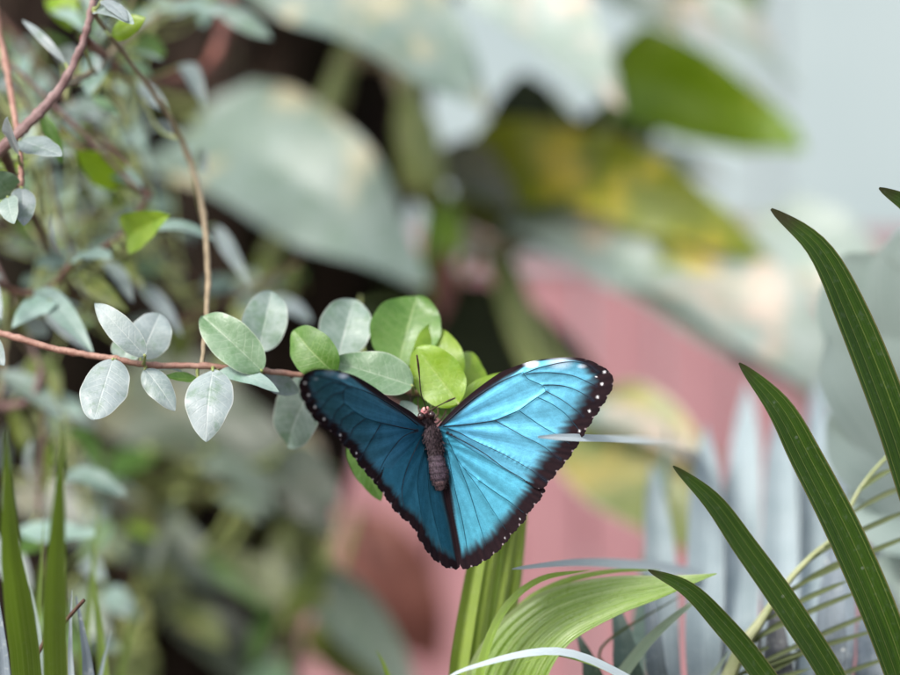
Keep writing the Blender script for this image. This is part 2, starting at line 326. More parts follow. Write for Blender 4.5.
tree = thing('tree', 'leaning ridged trunk added as near-black shade backing, climbed by a large-leaved creeper', 'tree', (trunk_c(0)[0], trunk_c(0)[1], 0))
tb.build('trunk', M['bark'], tree)

tb = MB(); nz, na = 110, 70; pos = np.zeros((nz, na+1, 3)); uvt = np.zeros((nz, na+1, 2)); c0 = P(15, 337, 1.44)  # second trunk, added as a dark mass for the shade behind the vine
for i in range(nz):
    z = -.05+2.0*i/(nz-1)
    for j in range(na+1):
        th = 2*math.pi*(j % na)/na
        r = .072*(1+.5*math.exp(-max(z, 0)*9))*(1-.05*z)+.005*abs(math.sin(9*th+2*math.sin(z*8)))+.003*math.sin(23*th+z*40)*math.sin(z*50+3*th)
        pos[i, j] = (c0.x+.012*math.sin(z*4)+r*math.cos(th), c0.y+r*math.sin(th), z); uvt[i, j] = (i/nz, j/na)
tb.grid(pos, uvt)
tree2 = thing('tree', 'slender upright trunk added as near-black shade backing behind the small-leaved vine', 'tree', (c0.x, c0.y, 0))
tb.build('trunk', M['bark'], tree2)

# ------------------------------------------------------------------ leaf builders
SH = {
 'ovate': [(0,.06),(.06,.40),(.16,.74),(.3,.96),(.44,1),(.6,.93),(.75,.74),(.88,.45),(.96,.18),(1,.0)],
 'round': [(0,.08),(.06,.50),(.16,.80),(.32,.97),(.5,1),(.68,.93),(.82,.74),(.91,.46),(.97,.18),(1,.0)],
 'lance': [(0,.08),(.1,.45),(.25,.85),(.4,1),(.55,.93),(.7,.74),(.85,.42),(.94,.18),(1,0)],
 'heart': [(0,.62),(.04,.82),(.12,.97),(.24,1),(.4,.95),(.58,.80),(.75,.56),(.88,.30),(.96,.12),(1,0)],
 'blade': [(0,.55),(.15,.8),(.35,1),(.55,1),(.72,.88),(.85,.62),(.94,.32),(1,.02)],
 'strap': [(0,.8),(.3,1),(.6,.97),(.8,.75),(.92,.42),(1,.03)],
}
def prof_(shape, u):
    AN = {'ovate': (.55, .80), 'round': (.50, .62), 'lance': (.75, .95)}
    if isinstance(shape, str) and shape in ('ovate', 'round', 'lance'):
        a_, b_ = AN[shape]; pk = a_/(a_+b_); return np.maximum(u, 0)**a_*np.maximum(1-u, 0)**b_/(pk**a_*(1-pk)**b_)
    if isinstance(shape, str) and shape == 'heart': return np.clip(1.13*(1-u)**.82*(u+.10)**.34*1.42, 0, 1.02)*np.minimum(1, .55+u*7)
    q = np.array(SH[shape]) if isinstance(shape, str) else np.array(shape)
    c = catmull(q, 120); return np.maximum(np.interp(u, c[:, 0], c[:, 1]), 0)
def ribbon(parent, name, path, W, mat, nrm=(0, -1, .3), shape='ovate', fold=.2, asym=(1, 1), nu=44, nv=13, wave=.045, curl=0.0, twist=(0, 0), pet=None, pet_r=.0006, pet_mat=None, drop=0.0, pleat=0, pleat_h=0.0):
    """leaf or blade: centre line path (world points), half width W, facing nrm; fold lifts both halves towards nrm"""
    c = catmull([tuple(p) for p in path], 160)
    s = np.linalg.norm(np.diff(c, axis=0), axis=1); s = np.concatenate([[0], np.cumsum(s)]); s /= s[-1]
    ue = .5-.5*np.cos(np.linspace(0, math.pi, nu)); ue = .5*ue+.5*np.linspace(0, 1, nu)
    c = np.stack([np.interp(ue, s, c[:, k_]) for k_ in range(3)], 1)
    s = np.linalg.norm(np.diff(c, axis=0), axis=1); L = s.sum()
    u = np.concatenate([[0], np.cumsum(s)])/L
    hw = prof_(shape, u)*W
    T = np.gradient(c, axis=0); T /= np.linalg.norm(T, axis=1)[:, None]
    N = np.array(nrm, float); N /= np.linalg.norm(N)
    ph = RNG.uniform(0, 6.28, 4)
    pos = np.zeros((nu, nv, 3)); uv = np.zeros((nu, nv, 2))
    vs = np.linspace(-1, 1, nv)
    for i in range(nu):
        n = N-T[i]*(N@T[i]); n /= np.linalg.norm(n)
        sd_ = np.cross(T[i], n)
        tw = twist[0]+(twist[1]-twist[0])*u[i]
        if tw:
            ct, st = math.cos(tw), math.sin(tw); n, sd_ = n*ct+sd_*st, sd_*ct-n*st
        for j, v in enumerate(vs):
            h = hw[i]*(asym[0] if v < 0 else asym[1])
            av = abs(v)
            x = v*h*math.cos(fold); y = av*h*math.sin(fold)
            y += curl*h*av*av
            y += wave*W*(math.sin(u[i]*9+ph[0]+v*1.3)*av+.6*math.sin(u[i]*17+ph[1]+(3 if v > 0 else 0))*av*av)
            if pleat: y += pleat_h*h*(abs(((v+1)*pleat/2) % 1-.5)*2-.5)
            x += .008*W*math.sin(u[i]*21+ph[2]+(2 if v > 0 else 0))*av
            pos[i, j] = c[i]+sd_*x+n*y; uv[i, j] = (u[i], (v+1)/2)
    b = MB(); b.grid(pos, uv)
    mats = [mat]
    if pet is not None:
        q = [tuple(p) for p in pet]
        if len(q) == 2:
            a_, b_ = np.array(q[0]), np.array(q[1]); md = (a_+b_)/2; md[2] -= .12*np.linalg.norm(a_-b_); q = [a_, md, b_]
        q = q+[tuple(c[1]+(c[2]-c[1])*.5)]
        lf = b.build(name, mats, parent)
        pb_ = MB(); pb_.tube(catmull(q, 9), [pet_r*1.25, pet_r, pet_r*.7], 6); po = pb_.build('petiole', pet_mat or M['petiole'], lf)
        return lf
    return b.build(name, mats, parent)
def leaf(parent, b, t, w, d, mat, dt=None, nrm=(-.15, -1, .45), bend=.06, name='leaf', pet=None, **kw):
    """a leaf from photo pixels: base b and tip t, full width w, base distance d, tip distance dt"""
    dt = d if dt is None else dt
    B, T_ = P(*b, d), P(*t, dt); L = (T_-B).length
    n = Vector(nrm).normalized(); ax = (T_-B).normalized(); n = (n-ax*n.dot(ax)).normalized()
    sgn = 1
    mid = (B+T_)/2+n*bend*L*sgn
    q1 = B*.72+T_*.28+n*bend*L*.8*sgn; q2 = B*.28+T_*.72+n*bend*L*.8*sgn
    return ribbon(parent, name, [B, q1, mid, q2, T_], w*K*(d+dt)/4, M[mat], nrm, pet=([pet, B] if pet is not None else None), **kw)
def stem(parent, pts, r, mat, name='stem', n=8, k=None, knob=0):
    c = catmull([tuple(P(*p)) if not isinstance(p, Vector) else tuple(p) for p in pts], k or 12*len(pts))
    if knob: 
        rr = np.interp(np.linspace(0, 1, len(c)), np.linspace(0, 1, len(np.atleast_1d(r))), np.atleast_1d(r))
        x = np.linspace(0, 1, len(c))*knob; rr = rr*(1+.28*np.exp(-((x % 1-.5)/.07)**2)+.04*RNG.normal(size=len(c)))
        c = c+RNG.normal(0, .00012, c.shape)
    else: rr = r
    b = MB(); b.tube(c, rr, n); return b.build(name, M[mat] if isinstance(mat, str) else mat, parent), c
def nearest(c, p):
    p = np.array(p); return Vector(c[np.argmin(np.linalg.norm(c-p, axis=1))])

# ------------------------------------------------------------------ large-leaved creeper on the trunk (distance 1.2-1.5 m)
gx, gy = trunk_c(0)
pothos = thing('creeper', 'creeper with big pale and yellow-green variegated leaves climbing the dark trunk', 'creeper', (gx+.09, gy-.16, 0))
def on_trunk(z, side=.4): x, y = trunk_c(z); return Vector((x+.118*math.sin(side), y-.118*math.cos(side), z))
st, cst = stem(pothos, [Vector((gx+.09, gy-.17, -.02))]+[on_trunk(z, .35+.25*math.sin(z*5)) for z in (.12, .3, .5, .7, .9, 1.05, 1.2, 1.35, 1.5, 1.62)], [.009, .008, .006], 'petiole', n=9, k=120, knob=26)
st2, cst2 = stem(pothos, [nearest(cst, P(330, 40, 1.4)), P(390, 60, 1.42), P(422, 130, 1.40), P(428, 185, 1.40), P(450, 225, 1.42), P(500, 250, 1.44), P(600, 215, 1.46), P(680, 260, 1.46), P(760, 320, 1.45), P(860, 380, 1.45), P(960, 420, 1.46)], [.007, .006, .0055, .006], 'tanpale', n=9, k=90, knob=10)
st3, cst3 = stem(pothos, [nearest(cst, P(230, 520, 1.4)), P(300, 440, 1.36), P(320, 520, 1.38), P(290, 600, 1.4), P(250, 690, 1.42), P(240, 800, 1.42)], [.004, .004, .0035], 'tanpale', n=8, knob=6)
sheath, _ = stem(pothos, [(405, 75, 1.395), (415, 130, 1.385), (424, 180, 1.385), (436, 208, 1.40)], [.003, .0125, .0135, .004], 'petiole', 'leaf_sheath', n=10)
ALLP = np.vstack([cst, cst2, cst3])
def pl(b, t, w, d, mat, dt=None, nrm=(-.2, -1, .55), bend=.07, fold=.12, shape='heart', **kw):
    B = P(*b, d)
    leaf(pothos, b, t, w, d, mat, dt, nrm, bend, pet=nearest(ALLP, B), fold=fold, shape=shape, nu=30, nv=13, wave=kw.pop('wave', .05), pet_r=.0028, **kw)
pl((190, 128), (430, 292), 190, 1.40, 'po_pale', 1.31, (-.2, -1, .8), fold=.22, bend=.12, wave=.11)
pl((225, -70), (492, 120), 215, 1.40, 'po_pale', 1.28, (-.1, -1, .8), fold=.24, bend=.13, wave=.12)
pl((430, -95), (624, 114), 150, 1.42, 'po_mint', 1.30, (-.3, -1, .7), fold=.3, bend=.12, wave=.14)
pl((560, -60), (690, 40), 90, 1.44, 'po_pale', 1.38, (-.2, -1, .7), fold=.2, wave=.1)
pl((612, 60), (806, 150), 112, 1.46, 'po_green', 1.44, (.1, -1, -.25), fold=.2, bend=-.14, wave=.16)
pl((610, -30), (800, 92), 84, 1.50, 'po_mint', 1.46, (-.1, -1, 1.1), fold=.25, bend=.1, wave=.12)
pl((660, -70), (765, 10), 80, 1.47, 'po_green', 1.5, (.1, -1, -.2), wave=.12)
pl((560, 150), (745, 190), 60, 1.49, 'po_mint', 1.46, (-.1, -.7, 1.1), fold=.2, wave=.1)
pl((470, 170), (700, 190), 110, 1.44, 'po_gold', 1.40, (-.1, -1, .25), fold=.2, bend=.14, wave=.16)
pl((560, 172), (772, 262), 96, 1.42, 'po_gold', 1.36, (-.1, -1, .3), fold=.2, bend=.14, wave=.16)
pl((455, 190), (600, 262), 84, 1.46, 'po_olive', 1.42, (-.1, -1, .3), fold=.2, bend=.1, wave=.12)
pl((515, 212), (745, 372), 88, 1.43, 'po_mint', 1.34, (-.15, -.9, .9), fold=.2, bend=.1, wave=.12)
pl((600, 232), (872, 418), 140, 1.41, 'po_mint', 1.32, (-.15, -1, .8), fold=.2, bend=.12, wave=.14)
pl((690, 240), (880, 322), 96, 1.43, 'po_mint', 1.36, (-.1, -1, .8), fold=.2, bend=.1, wave=.12)
pl((740, 330), (890, 440), 90, 1.44, 'po_pale', 1.38, (-.1, -1, .8), fold=.15, wave=.12)
pl((640, 250), (750, 300), 44, 1.38, 'po_gold', 1.35, (0, -1, .2), fold=.2, wave=.1)
pl((572, 405), (722, 556), 135, 1.36, 'po_olive', 1.28, (-.1, -1, .4), fold=.18, shape='ovate', bend=.1, wave=.08)
pl((560, 408), (715, 470), 44, 1.34, 'po_mint', 1.28, (0, -.8, .9), fold=.1, shape='lance', bend=.1)
pl((590, 395), (720, 460), 40, 1.38, 'po_olive', 1.36, (0, -.9, .2), shape='lance')
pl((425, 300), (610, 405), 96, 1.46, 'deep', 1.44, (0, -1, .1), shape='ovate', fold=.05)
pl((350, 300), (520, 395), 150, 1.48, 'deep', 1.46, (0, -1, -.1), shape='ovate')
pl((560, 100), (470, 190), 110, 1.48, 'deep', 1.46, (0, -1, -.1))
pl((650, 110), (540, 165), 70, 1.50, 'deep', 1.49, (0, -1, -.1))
pl((445, 195), (428, 305), 42, 1.40, 'po_green', 1.37, (.3, -1, .1), shape='ovate')
pl((445, 250), (440, 325), 24, 1.38, 'redbrown', 1.36, (.3, -1, .1), shape='lance')
pl((440, 150), (520, 215), 70, 1.42, 'po_grey', 1.40, (.3, -1, .4))
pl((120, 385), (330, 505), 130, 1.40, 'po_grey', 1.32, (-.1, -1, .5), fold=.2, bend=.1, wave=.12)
pl((110, 520), (240, 590), 80, 1.38, 'po_dusty', 1.32, (-.1, -1, .5), wave=.1)
pl((215, 490), (330, 610), 95, 1.46, 'olive', 1.44, (0, -1, .0))
pl((40, 430), (140, 480), 60, 1.30, 'deep', 1.28, (0, -1, .0))
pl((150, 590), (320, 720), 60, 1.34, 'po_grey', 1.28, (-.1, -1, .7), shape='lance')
pl((300, 560), (420, 700), 60, 1.36, 'po_dusty', 1.30, (-.2, -1, .7), shape='lance')
pl((255, 560), (400, 660), 40, 1.36, 'po_dusty', 1.32, (-.2, -1, .8), shape='lance')
pl((330, 610), (390, 700), 90, 1.40, 'olive', 1.36, (-.2, -1, .4))
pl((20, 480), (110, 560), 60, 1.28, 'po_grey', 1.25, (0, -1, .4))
pl((330, 470), (300, 585), 30, 1.36, 'po_olive', 1.35, (.2, -1, .1), shape='lance')
pl((350, 515), (440, 665), 95, 1.80, 'redbrown', 1.78, (0, -1, .1), shape='ovate')  # large dark red-brown oval set far behind the other leaves
for q in range(26):                                                    # smaller leaves low on the trunk
    x, y = RNG.uniform(70, 330), RNG.uniform(440, 660); a = RNG.uniform(.2, 1.3); L = RNG.uniform(45, 110); d = RNG.uniform(1.24, 1.36)
    if RNG.random() < .35: a = math.pi-a
    pl((x, y), (x+L*math.cos(a), y+L*math.sin(a)), RNG.uniform(14, 46), d, ['po_grey', 'po_dusty', 'po_olive', 'olive', 'green', 'po_dusty', 'po_grey', 'halo'][RNG.integers(8)], d-.03, (RNG.normal(0, .3), -1, RNG.uniform(.1, .8)), shape=['lance', 'ovate'][RNG.integers(2)])
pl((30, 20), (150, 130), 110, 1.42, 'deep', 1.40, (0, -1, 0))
pl((770, 218), (915, 300), 84, 1.42, 'po_mint', 1.38, (-.1, -1, .8), fold=.2, wave=.1)

# ------------------------------------------------------------------ vine on the left with the perch twig
vroot = P(-150, 400, 1.02); vroot.z = 0
vine = thing('vine', 'small-leaved vine with pinkish stems and grey-green leaves, one twig holding the butterfly', 'vine', vroot)
trunkst, cv0 = stem(vine, [Vector((vroot.x, vroot.y, -.03)), Vector((vroot.x-.01, vroot.y+.01, .3)), Vector((vroot.x+.012, vroot.y-.005, .7)), Vector((vroot.x, vroot.y-.03, 1.0)), P(-110, 300, .97), P(-60, 205, .945), P(0, 150, .93), P(30, 122, .925), P(62, 86, .925), P(84, 40, .925), P(94, 0, .925), P(110, -60, .93), P(150, -130, .95)], [.0055, .0042, .0022, .0014, .0013], 'mauve', n=10, k=150, knob=24)
twig, cv1 = stem(vine, [nearest(cv0, P(-100, 295, .96)), P(-45, 322, .93), P(0, 333, .91), P(60, 350, .905), P(108, 358, .903), P(150, 365, .903), P(205, 366, .905), P(262, 371, .908), P(320, 377, .912), P(380, 386, .916), P(425, 395, .917), P(446, 400, .916), P(462, 402, .915)], [.0013, .0012, .0011, .0010, .0007], 'twig', 'twig', n=10, k=130, knob=13)
tan, cv2 = stem(vine, [nearest(cv0, P(94, 10, .925)), P(100, 22, .93), P(130, 62, .95), P(165, 110, .965), P(188, 155, .975), P(202, 205, .965), P(208, 270, .94), P(206, 320, .918), P(202, 366, .905)], [.0008, .0009, .0011, .0011, .0008], 'tanstem', 'hanging_stem', k=80, knob=7)
st4, cv4 = stem(vine, [nearest(cv0, P(112, -65, .93)), P(50, -105, .95), P(-2, -70, .965), P(-4, 10, .965), P(6, 65, .955), P(13, 105, .94), P(20, 150, .925), P(21, 178, .92), P(20, 205, .92)], [.0009, .0013, .0009], 'twig', 'side_stem', knob=5)
st5, cv5 = stem(vine, [nearest(cv0, P(-70, 220, .95)), P(0, 285, 1.0), P(45, 290, 1.0), P(75, 262, 1.0), P(118, 238, 1.0), P(150, 195, 1.01)], [.0012, .0014, .0009], 'dry', 'side_stem', knob=6)
st6, cv6 = stem(vine, [nearest(cv0, P(-110, 310, .97)), P(-20, 400, 1.05), P(30, 400, 1.05), P(42, 370, 1.05), P(44, 430, 1.06), P(40, 520, 1.07), P(60, 600, 1.08)], [.0018, .0014, .001], 'mauve', 'side_stem', knob=6)
st7, cv7 = stem(vine, [nearest(cv0, P(62, 86, .925)), P(95, 70, .97), P(120, 45, 1.02), P(165, 10, 1.08), P(230, -30, 1.12)], [.0014, .0012, .001], 'tanstem', 'side_stem', knob=5)
st8, cv8 = stem(vine, [nearest(cv0, P(0, 150, .93)), P(30, 210, 1.0), P(80, 300, 1.09), P(150, 330, 1.12), P(260, 285, 1.15), P(300, 260, 1.17)], [.0018, .0016, .0011], 'dry', 'side_stem', knob=8)
st9, cv9 = stem(vine, [nearest(cv0, P(84, 40, .925)), P(140, 80, 1.12), P(205, 70, 1.22), P(225, 25, 1.24), P(235, -40, 1.25)], [.0018, .003, .003], 'redbrown', 'side_stem', knob=4)
fine = []
for q, pts in enumerate([[(5, 60), (40, 130), (60, 220), (90, 300)], [(140, -20), (110, 60), (130, 130), (150, 190)], [(60, 130), (120, 150), (150, 230), (215, 300)], [(-20, 220), (40, 240), (100, 215), (190, 250)], [(10, 330), (60, 400), (80, 470), (110, 560)], [(0, 20), (30, 60), (20, 140), (0, 200)]]):
    d_ = 1.0+.03*q; p0 = nearest(np.vstack([cv0, cv5, cv6]), P(*pts[0], d_))
    _, cf = stem(vine, [p0]+[P(x, y, d_+.02*i) for i, (x, y) in enumerate(pts)], [.0009, .0008, .0005], ['mauve', 'tanstem', 'dry'][q % 3], 'side_stem', n=6, k=40, knob=5); fine.append(cf)
ALLV = np.vstack([cv0, cv1, cv2, cv4, cv5, cv6, cv7, cv8, cv9])
def vl(b, t, w, d, mat, dt=None, nrm=(-.2, -1, .45), bend=.06, fold=.2, shape='ovate', curve=None, **kw):
    B = P(*b, d); nr = nearest(curve if curve is not None else ALLV, B)
    if curve is cv1 and t[1] < b[1]-10: dt = d+.00036*(b[1]-t[1])*.42
    leaf(vine, b, t, w, d, mat, dt, nrm, bend+RNG.normal(0, .05), pet=nr, fold=fold, shape=shape, pet_r=.0006, wave=kw.pop('wave', .055), curl=kw.pop('curl', RNG.normal(-.08, .12)), **kw)
# leaves of the perch twig
vl((145, 356), (95, 303), 27, .895, 'pale', .872, (-.5, -1, .75), fold=.1, curve=cv1)
vl((141, 358), (160, 314), 44, .912, 'pale', .925, (.2, -1, .6), shape='round', curve=cv1)
vl((113, 359), (94, 420), 49, .895, 'pale', .88, (-.1, -1, .6), shape='round', curve=cv1, fold=.1)
vl((145, 369), (175, 411), 27, .90, 'pale', .893, (.2, -1, .3), curve=cv1)
vl((122, 362), (136, 338), 34, .918, 'pale2', .93, curve=cv1)
vl((198, 380), (163, 377), 14, .905, 'green', .90, (0, -1, 1.0), curve=cv1)
vl((262, 371), (202, 316), 47, .900, 'halo', .878, (-.3, -1, .55), fold=.42, curve=cv1, shape='round')
vl((258, 352), (272, 291), 46, .924, 'pale2', .93, (.1, -1, .4), shape='round', curve=cv1)
vl((213, 370), (206, 442), 49, .897, 'pale', .885, (-.1, -1, .55), fold=.12, curve=cv1)
vl((216, 373), (279, 392), 22, .905, 'mint', .897, (0, -.8, .8), fold=.1, curve=cv1, shape='lance')
vl((262, 378), (300, 392), 24, .912, 'pale', .918, (0, -1, .4), curve=cv1)
vl((155, 371), (183, 372), 9, .91, 'mint', .905, (0, -.5, 1), curve=cv1, shape='lance')
vl((318, 380), (288, 446), 58, .925, 'pale2', .935, (-.2, -1, .6), shape='round', curve=cv1)
vl((335, 374), (294, 330), 46, .905, 'green', .888, (-.4, -1, .2), shape='round', fold=.25, curve=cv1)
vl((338, 356), (354, 299), 54, .928, 'pale2', .935, (.1, -1, .5), shape='round', curve=cv1)
vl((398, 366), (417, 296), 72, .926, 'green', .935, (-.1, -1, .3), shape='round', fold=.15, curve=cv1)
vl((413, 386), (331, 361), 50, .905, 'halo', .888, (-.1, -1, .6), fold=.42, curve=cv1)
vl((459, 404), (416, 347), 52, .905, 'lime', .885, (-.5, -1, .4), fold=.25, shape='round', curve=cv1)
vl((440, 397), (431, 324), 56, .918, 'lime', .922, (.2, -1, .3), fold=.35, curve=cv1)
vl((452, 404), (472, 352), 42, .925, 'lime', .93, (.5, -1, .1), curve=cv1)
vl((455, 404), (508, 372), 20, .915, 'lime', .92, (.2, -1, .6), shape='lance', curve=cv1)
vl((420, 432), (401, 401), 25, .905, 'mint', .90, (-.2, -1, .5), curve=cv1)
vl((430, 398), (412, 414), 18, .918, 'green', .915, curve=cv1)
vl((440, 400), (447, 424), 18, .918, 'green', .912, curve=cv1)
vl((449, 402), (458, 422), 14, .918, 'mint', .912, curve=cv1)
vl((425, 397), (431, 420), 16, .922, 'olive', .92, curve=cv1)
vl((352, 440), (381, 501), 30, .925, 'green', .92, (.2, -1, .2), curve=cv1)
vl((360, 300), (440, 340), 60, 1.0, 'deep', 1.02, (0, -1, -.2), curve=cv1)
# cluster on the left
vl((50, 300), (12, 328), 36, .965, 'mint', .95, (-.2, -1, .8), curve=cv5, shape='heart')
vl((36, 288), (94, 354), 25, .985, 'mint', .94, (-.2, -1, .9), curve=cv5, shape='lance')
vl((46, 308), (90, 352), 22, 1.0, 'pale', .98, (-.2, -1, .7), curve=cv5, shape='lance')
vl((28, 318), (48, 336), 20, 1.04, 'pale', 1.03, curve=cv5)
vl((70, 262), (113, 258), 34, .98, 'mint', .97, (-.1, -.7, 1), curve=cv5, asym=(1, .4))
vl((72, 266), (52, 212), 13, .985, 'pale', .96, (-.4, -1, .5), curve=cv5, shape='lance')
vl((78, 272), (128, 312), 20, 1.01, 'olive', .99, (-.2, -1, .2), curve=cv5, shape='lance')
vl((104, 262), (133, 303), 18, 1.03, 'pale', 1.0, (.3, -1, .6), curve=cv5, shape='lance')
vl((138, 282), (182, 336), 18, 1.05, 'pale', 1.03, (.3, -1, .6), curve=cv5, shape='lance')
vl((118, 256), (146, 290), 13, 1.05, 'olive', 1.03, curve=cv5, shape='lance')
vl((-14, 268), (2, 320), 16, .945, 'pale', .93, curve=cv5)
vl((-12, 338), (4, 366), 20, .91, 'pale', .90, curve=cv1)
vl((127, 236), (170, 214), 46, .965, 'lime', .945, (-.3, -1, -.1), curve=cv5, shape='heart', fold=.3)
vl((140, 236), (214, 240), 22, .985, 'mint', .975, (0, -.7, 1.0), curve=cv5, shape='lance')
vl((124, 184), (76, 150), 34, 1.02, 'lime', 1.0, (-.2, -1, .1), curve=cv5)
vl((108, 172), (142, 188), 20, 1.02, 'mint', 1.01, (-.2, -.8, .9), curve=cv5)
vl((18, 155), (8, 117), 30, .915, 'pale', .90, (-.3, -1, .6), curve=cv4)
vl((20, 140), (62, 156), 30, .92, 'pale', .905, (-.1, -.8, .9), curve=cv4)
vl((22, 188), (24, 226), 26, .915, 'pale', .905, (.2, -1, .5), curve=cv4)
vl((10, 195), (-8, 172), 34, .92, 'halo', .91, curve=cv4)
vl((8, 197), (14, 224), 22, .91, 'pale2', .90, (-.3, -1, .5), curve=cv4)
vl((40, 112), (62, 165), 15, .95, 'green', .95, (.3, -1, .2), curve=cv0, shape='lance')
vl((96, 12), (134, 24), 22, .92, 'pale', .90, (0, -1, .8), curve=cv2)
vl((102, 0), (128, 22), 16, .915, 'pale', .90, (.3, -1, .5), curve=cv2)
vl((112, 36), (146, 18), 24, .93, 'lime', .92, (0, -1, .2), curve=cv2)
vl((66, 64), (22, 20), 10, .935, 'pale', .95, (-.2, -1, .6), curve=cv0, shape='lance')
vl((135, 78), (168, 112), 16, 1.03, 'pale', 1.0, curve=cv2, shape='lance')
vl((180, 66), (205, 108), 20, 1.06, 'pale', 1.03, (.1, -1, .8), curve=cv9)
vl((200, 150), (205, 172), 16, 1.05, 'pale', 1.04, curve=cv2)
vl((215, 225), (250, 285), 16, 1.06, 'pale', 1.03, curve=cv2, shape='lance')
vl((272, 296), (312, 322), 22, 1.1, 'pale', 1.07, (0, -1, .8), curve=cv8, shape='lance')
vl((160, 8), (222, 14), 26, 1.08, 'mint', 1.05, (0, -.7, 1), curve=cv7)
vl((215, 0), (272, 40), 26, 1.12, 'pale2', 1.08, (0, -.9, .8), curve=cv7)
vl((135, 45), (165, 55), 26, 1.05, 'green', 1.05, curve=cv7)
vl((62, -6), (72, 30), 34, 1.05, 'lime', 1.03, (0, -1, .1), curve=cv0)
vl((52, 12), (84, 30), 20, 1.04, 'mint', 1.01, (0, -.8, 1), curve=cv0)
# leaves of the lower left
for a in [((8, 470), (6, 425), 30, 1.07, 'pale'), ((34, 486), (32, 440), 16, 1.06, 'pale'), ((46, 490), (52, 440), 26, 1.08, 'lime'), ((62, 478), (126, 496), 26, 1.05, 'mint'), ((18, 528), (98, 534), 34, 1.04, 'mint'), ((46, 540), (12, 556), 22, 1.08, 'green'), ((85, 560), (105, 582), 20, 1.1, 'pale'), ((105, 590), (140, 620), 26, 1.13, 'mint'), ((90, 640), (120, 650), 20, 1.12, 'pale2'), ((0, 372), (60, 420), 34, 1.06, 'pale2'), ((30, 360), (60, 395), 34, 1.1, 'olive'), ((12, 400), (30, 470), 16, 1.08, 'olive'), ((70, 430), (100, 470), 24, 1.12, 'green'), ((-5, 540), (30, 590), 30, 1.09, 'pale'), ((40, 600), (90, 660), 34, 1.12, 'green'), ((60, 560), (30, 620), 30, 1.1, 'olive'), ((110, 520), (80, 560), 22, 1.12, 'halo')]:
    vl(a[0], a[1], a[2], a[3], a[4], a[3]-.02, (RNG.normal(0, .3), -.9, RNG.uniform(.3, 1)), curve=cv6)
# deeper leaves among the stems
cand = ['pale', 'pale2', 'mint', 'green', 'olive', 'pale2', 'halo', 'pale', 'pale', 'lime', 'mint', 'pale2']
for c in [cv0[60:], cv5, cv8, cv7]+[f_[8:] for f_ in fine]:
    for q in range(15):
        p = c[RNG.integers(4, len(c)-2)]
        d = p[1]+.9+RNG.uniform(.03, .16); px = 450+p[0]/(K*(p[1]+.9)); py = 337.5-(p[2]-CAM_H)/(K*(p[1]+.9))
        a = RNG.uniform(0, 6.28); L = RNG.uniform(20, 52)
        b = (px+RNG.normal(0, 16), py+RNG.normal(0, 16)); t = (b[0]+L*math.cos(a), b[1]+L*abs(math.sin(a))*(.9 if RNG.random() < .75 else -.8))
        vl(b, t, RNG.uniform(8, 28), d, cand[RNG.integers(len(cand))], d-RNG.uniform(0, .04), (RNG.normal(0, .4), -.9, RNG.uniform(.1, 1.1)), curve=c, nu=16, nv=7)

# ------------------------------------------------------------------ dark green palm frond on the right, in focus
fr = P(960, 1100, .98); fr.z = 0
frond = thing('palm', 'dark green palm frond with broad pale-edged leaflets in front of the silvery fan leaf', 'palm', fr)
ra, cra = stem(frond, [Vector((fr.x, fr.y, -.03)), Vector((fr.x, fr.y, .4)), Vector((fr.x-.02, fr.y-.02, .75)), P(800, 1080, .93), P(830, 860, .905), P(900, 770, .90), P(985, 690, .895), P(1050, 590, .89), P(1090, 480, .89), P(1110, 380, .89)], [.007, .006, .004, .003, .002], 'rachis', 'rachis', n=10, k=90)
def pb(pts, w, d0, d1, mat='dark_blade', parent=frond, name='leaflet', nrm=(.2, -1, .25), shape='blade', fold=.22, cr=None, nu=40, nv=11, pet_r=.0012, **kw):
    n = len(pts); path = [P(x, y, d0+(d1-d0)*i/(n-1)) for i, (x, y) in enumerate(pts)]
    pe = [nearest(cr, path[0]), path[0]] if cr is not None else None
    return ribbon(parent, name, path, w*K*(d0+d1)/4, M[mat], nrm, shape, fold, nu=nu, nv=nv, pet=pe, pet_r=pet_r, pet_mat=M['rachis'], wave=kw.pop('wave', .03), **kw)
BL = [(0,.5),(.2,.9),(.45,1),(.7,.92),(.84,.74),(.93,.46),(.98,.22),(1,.05)]
pb([(1000, 690), (935, 545), (892, 420), (852, 318), (818, 250), (771, 209)], 44, .893, .885, shape=BL, cr=cra)
pb([(925, 755), (890, 645), (850, 548), (806, 460), (778, 408), (739, 363)], 41, .895, .888, shape=BL, cr=cra)
pb([(880, 790), (838, 690), (790, 612), (745, 548), (712, 502), (673, 466)], 30, .895, .89, shape=BL, cr=cra)
pb([(840, 850), (800, 735), (755, 665), (722, 625), (688, 590), (648, 570)], 26, .897, .885, shape=BL, cr=cra)
pb([(1090, 500), (1010, 360), (950, 262), (915, 212), (879, 188)], 38, .892, .885, shape=BL, cr=cra)
pb([(835, 880), (760, 790), (700, 720), (640, 685), (560, 652), (470, 668), (430, 690)], 16, .90, .86, mat='pale_strip', nrm=(0, -.5, 1), shape='strap', fold=.1, cr=cra)

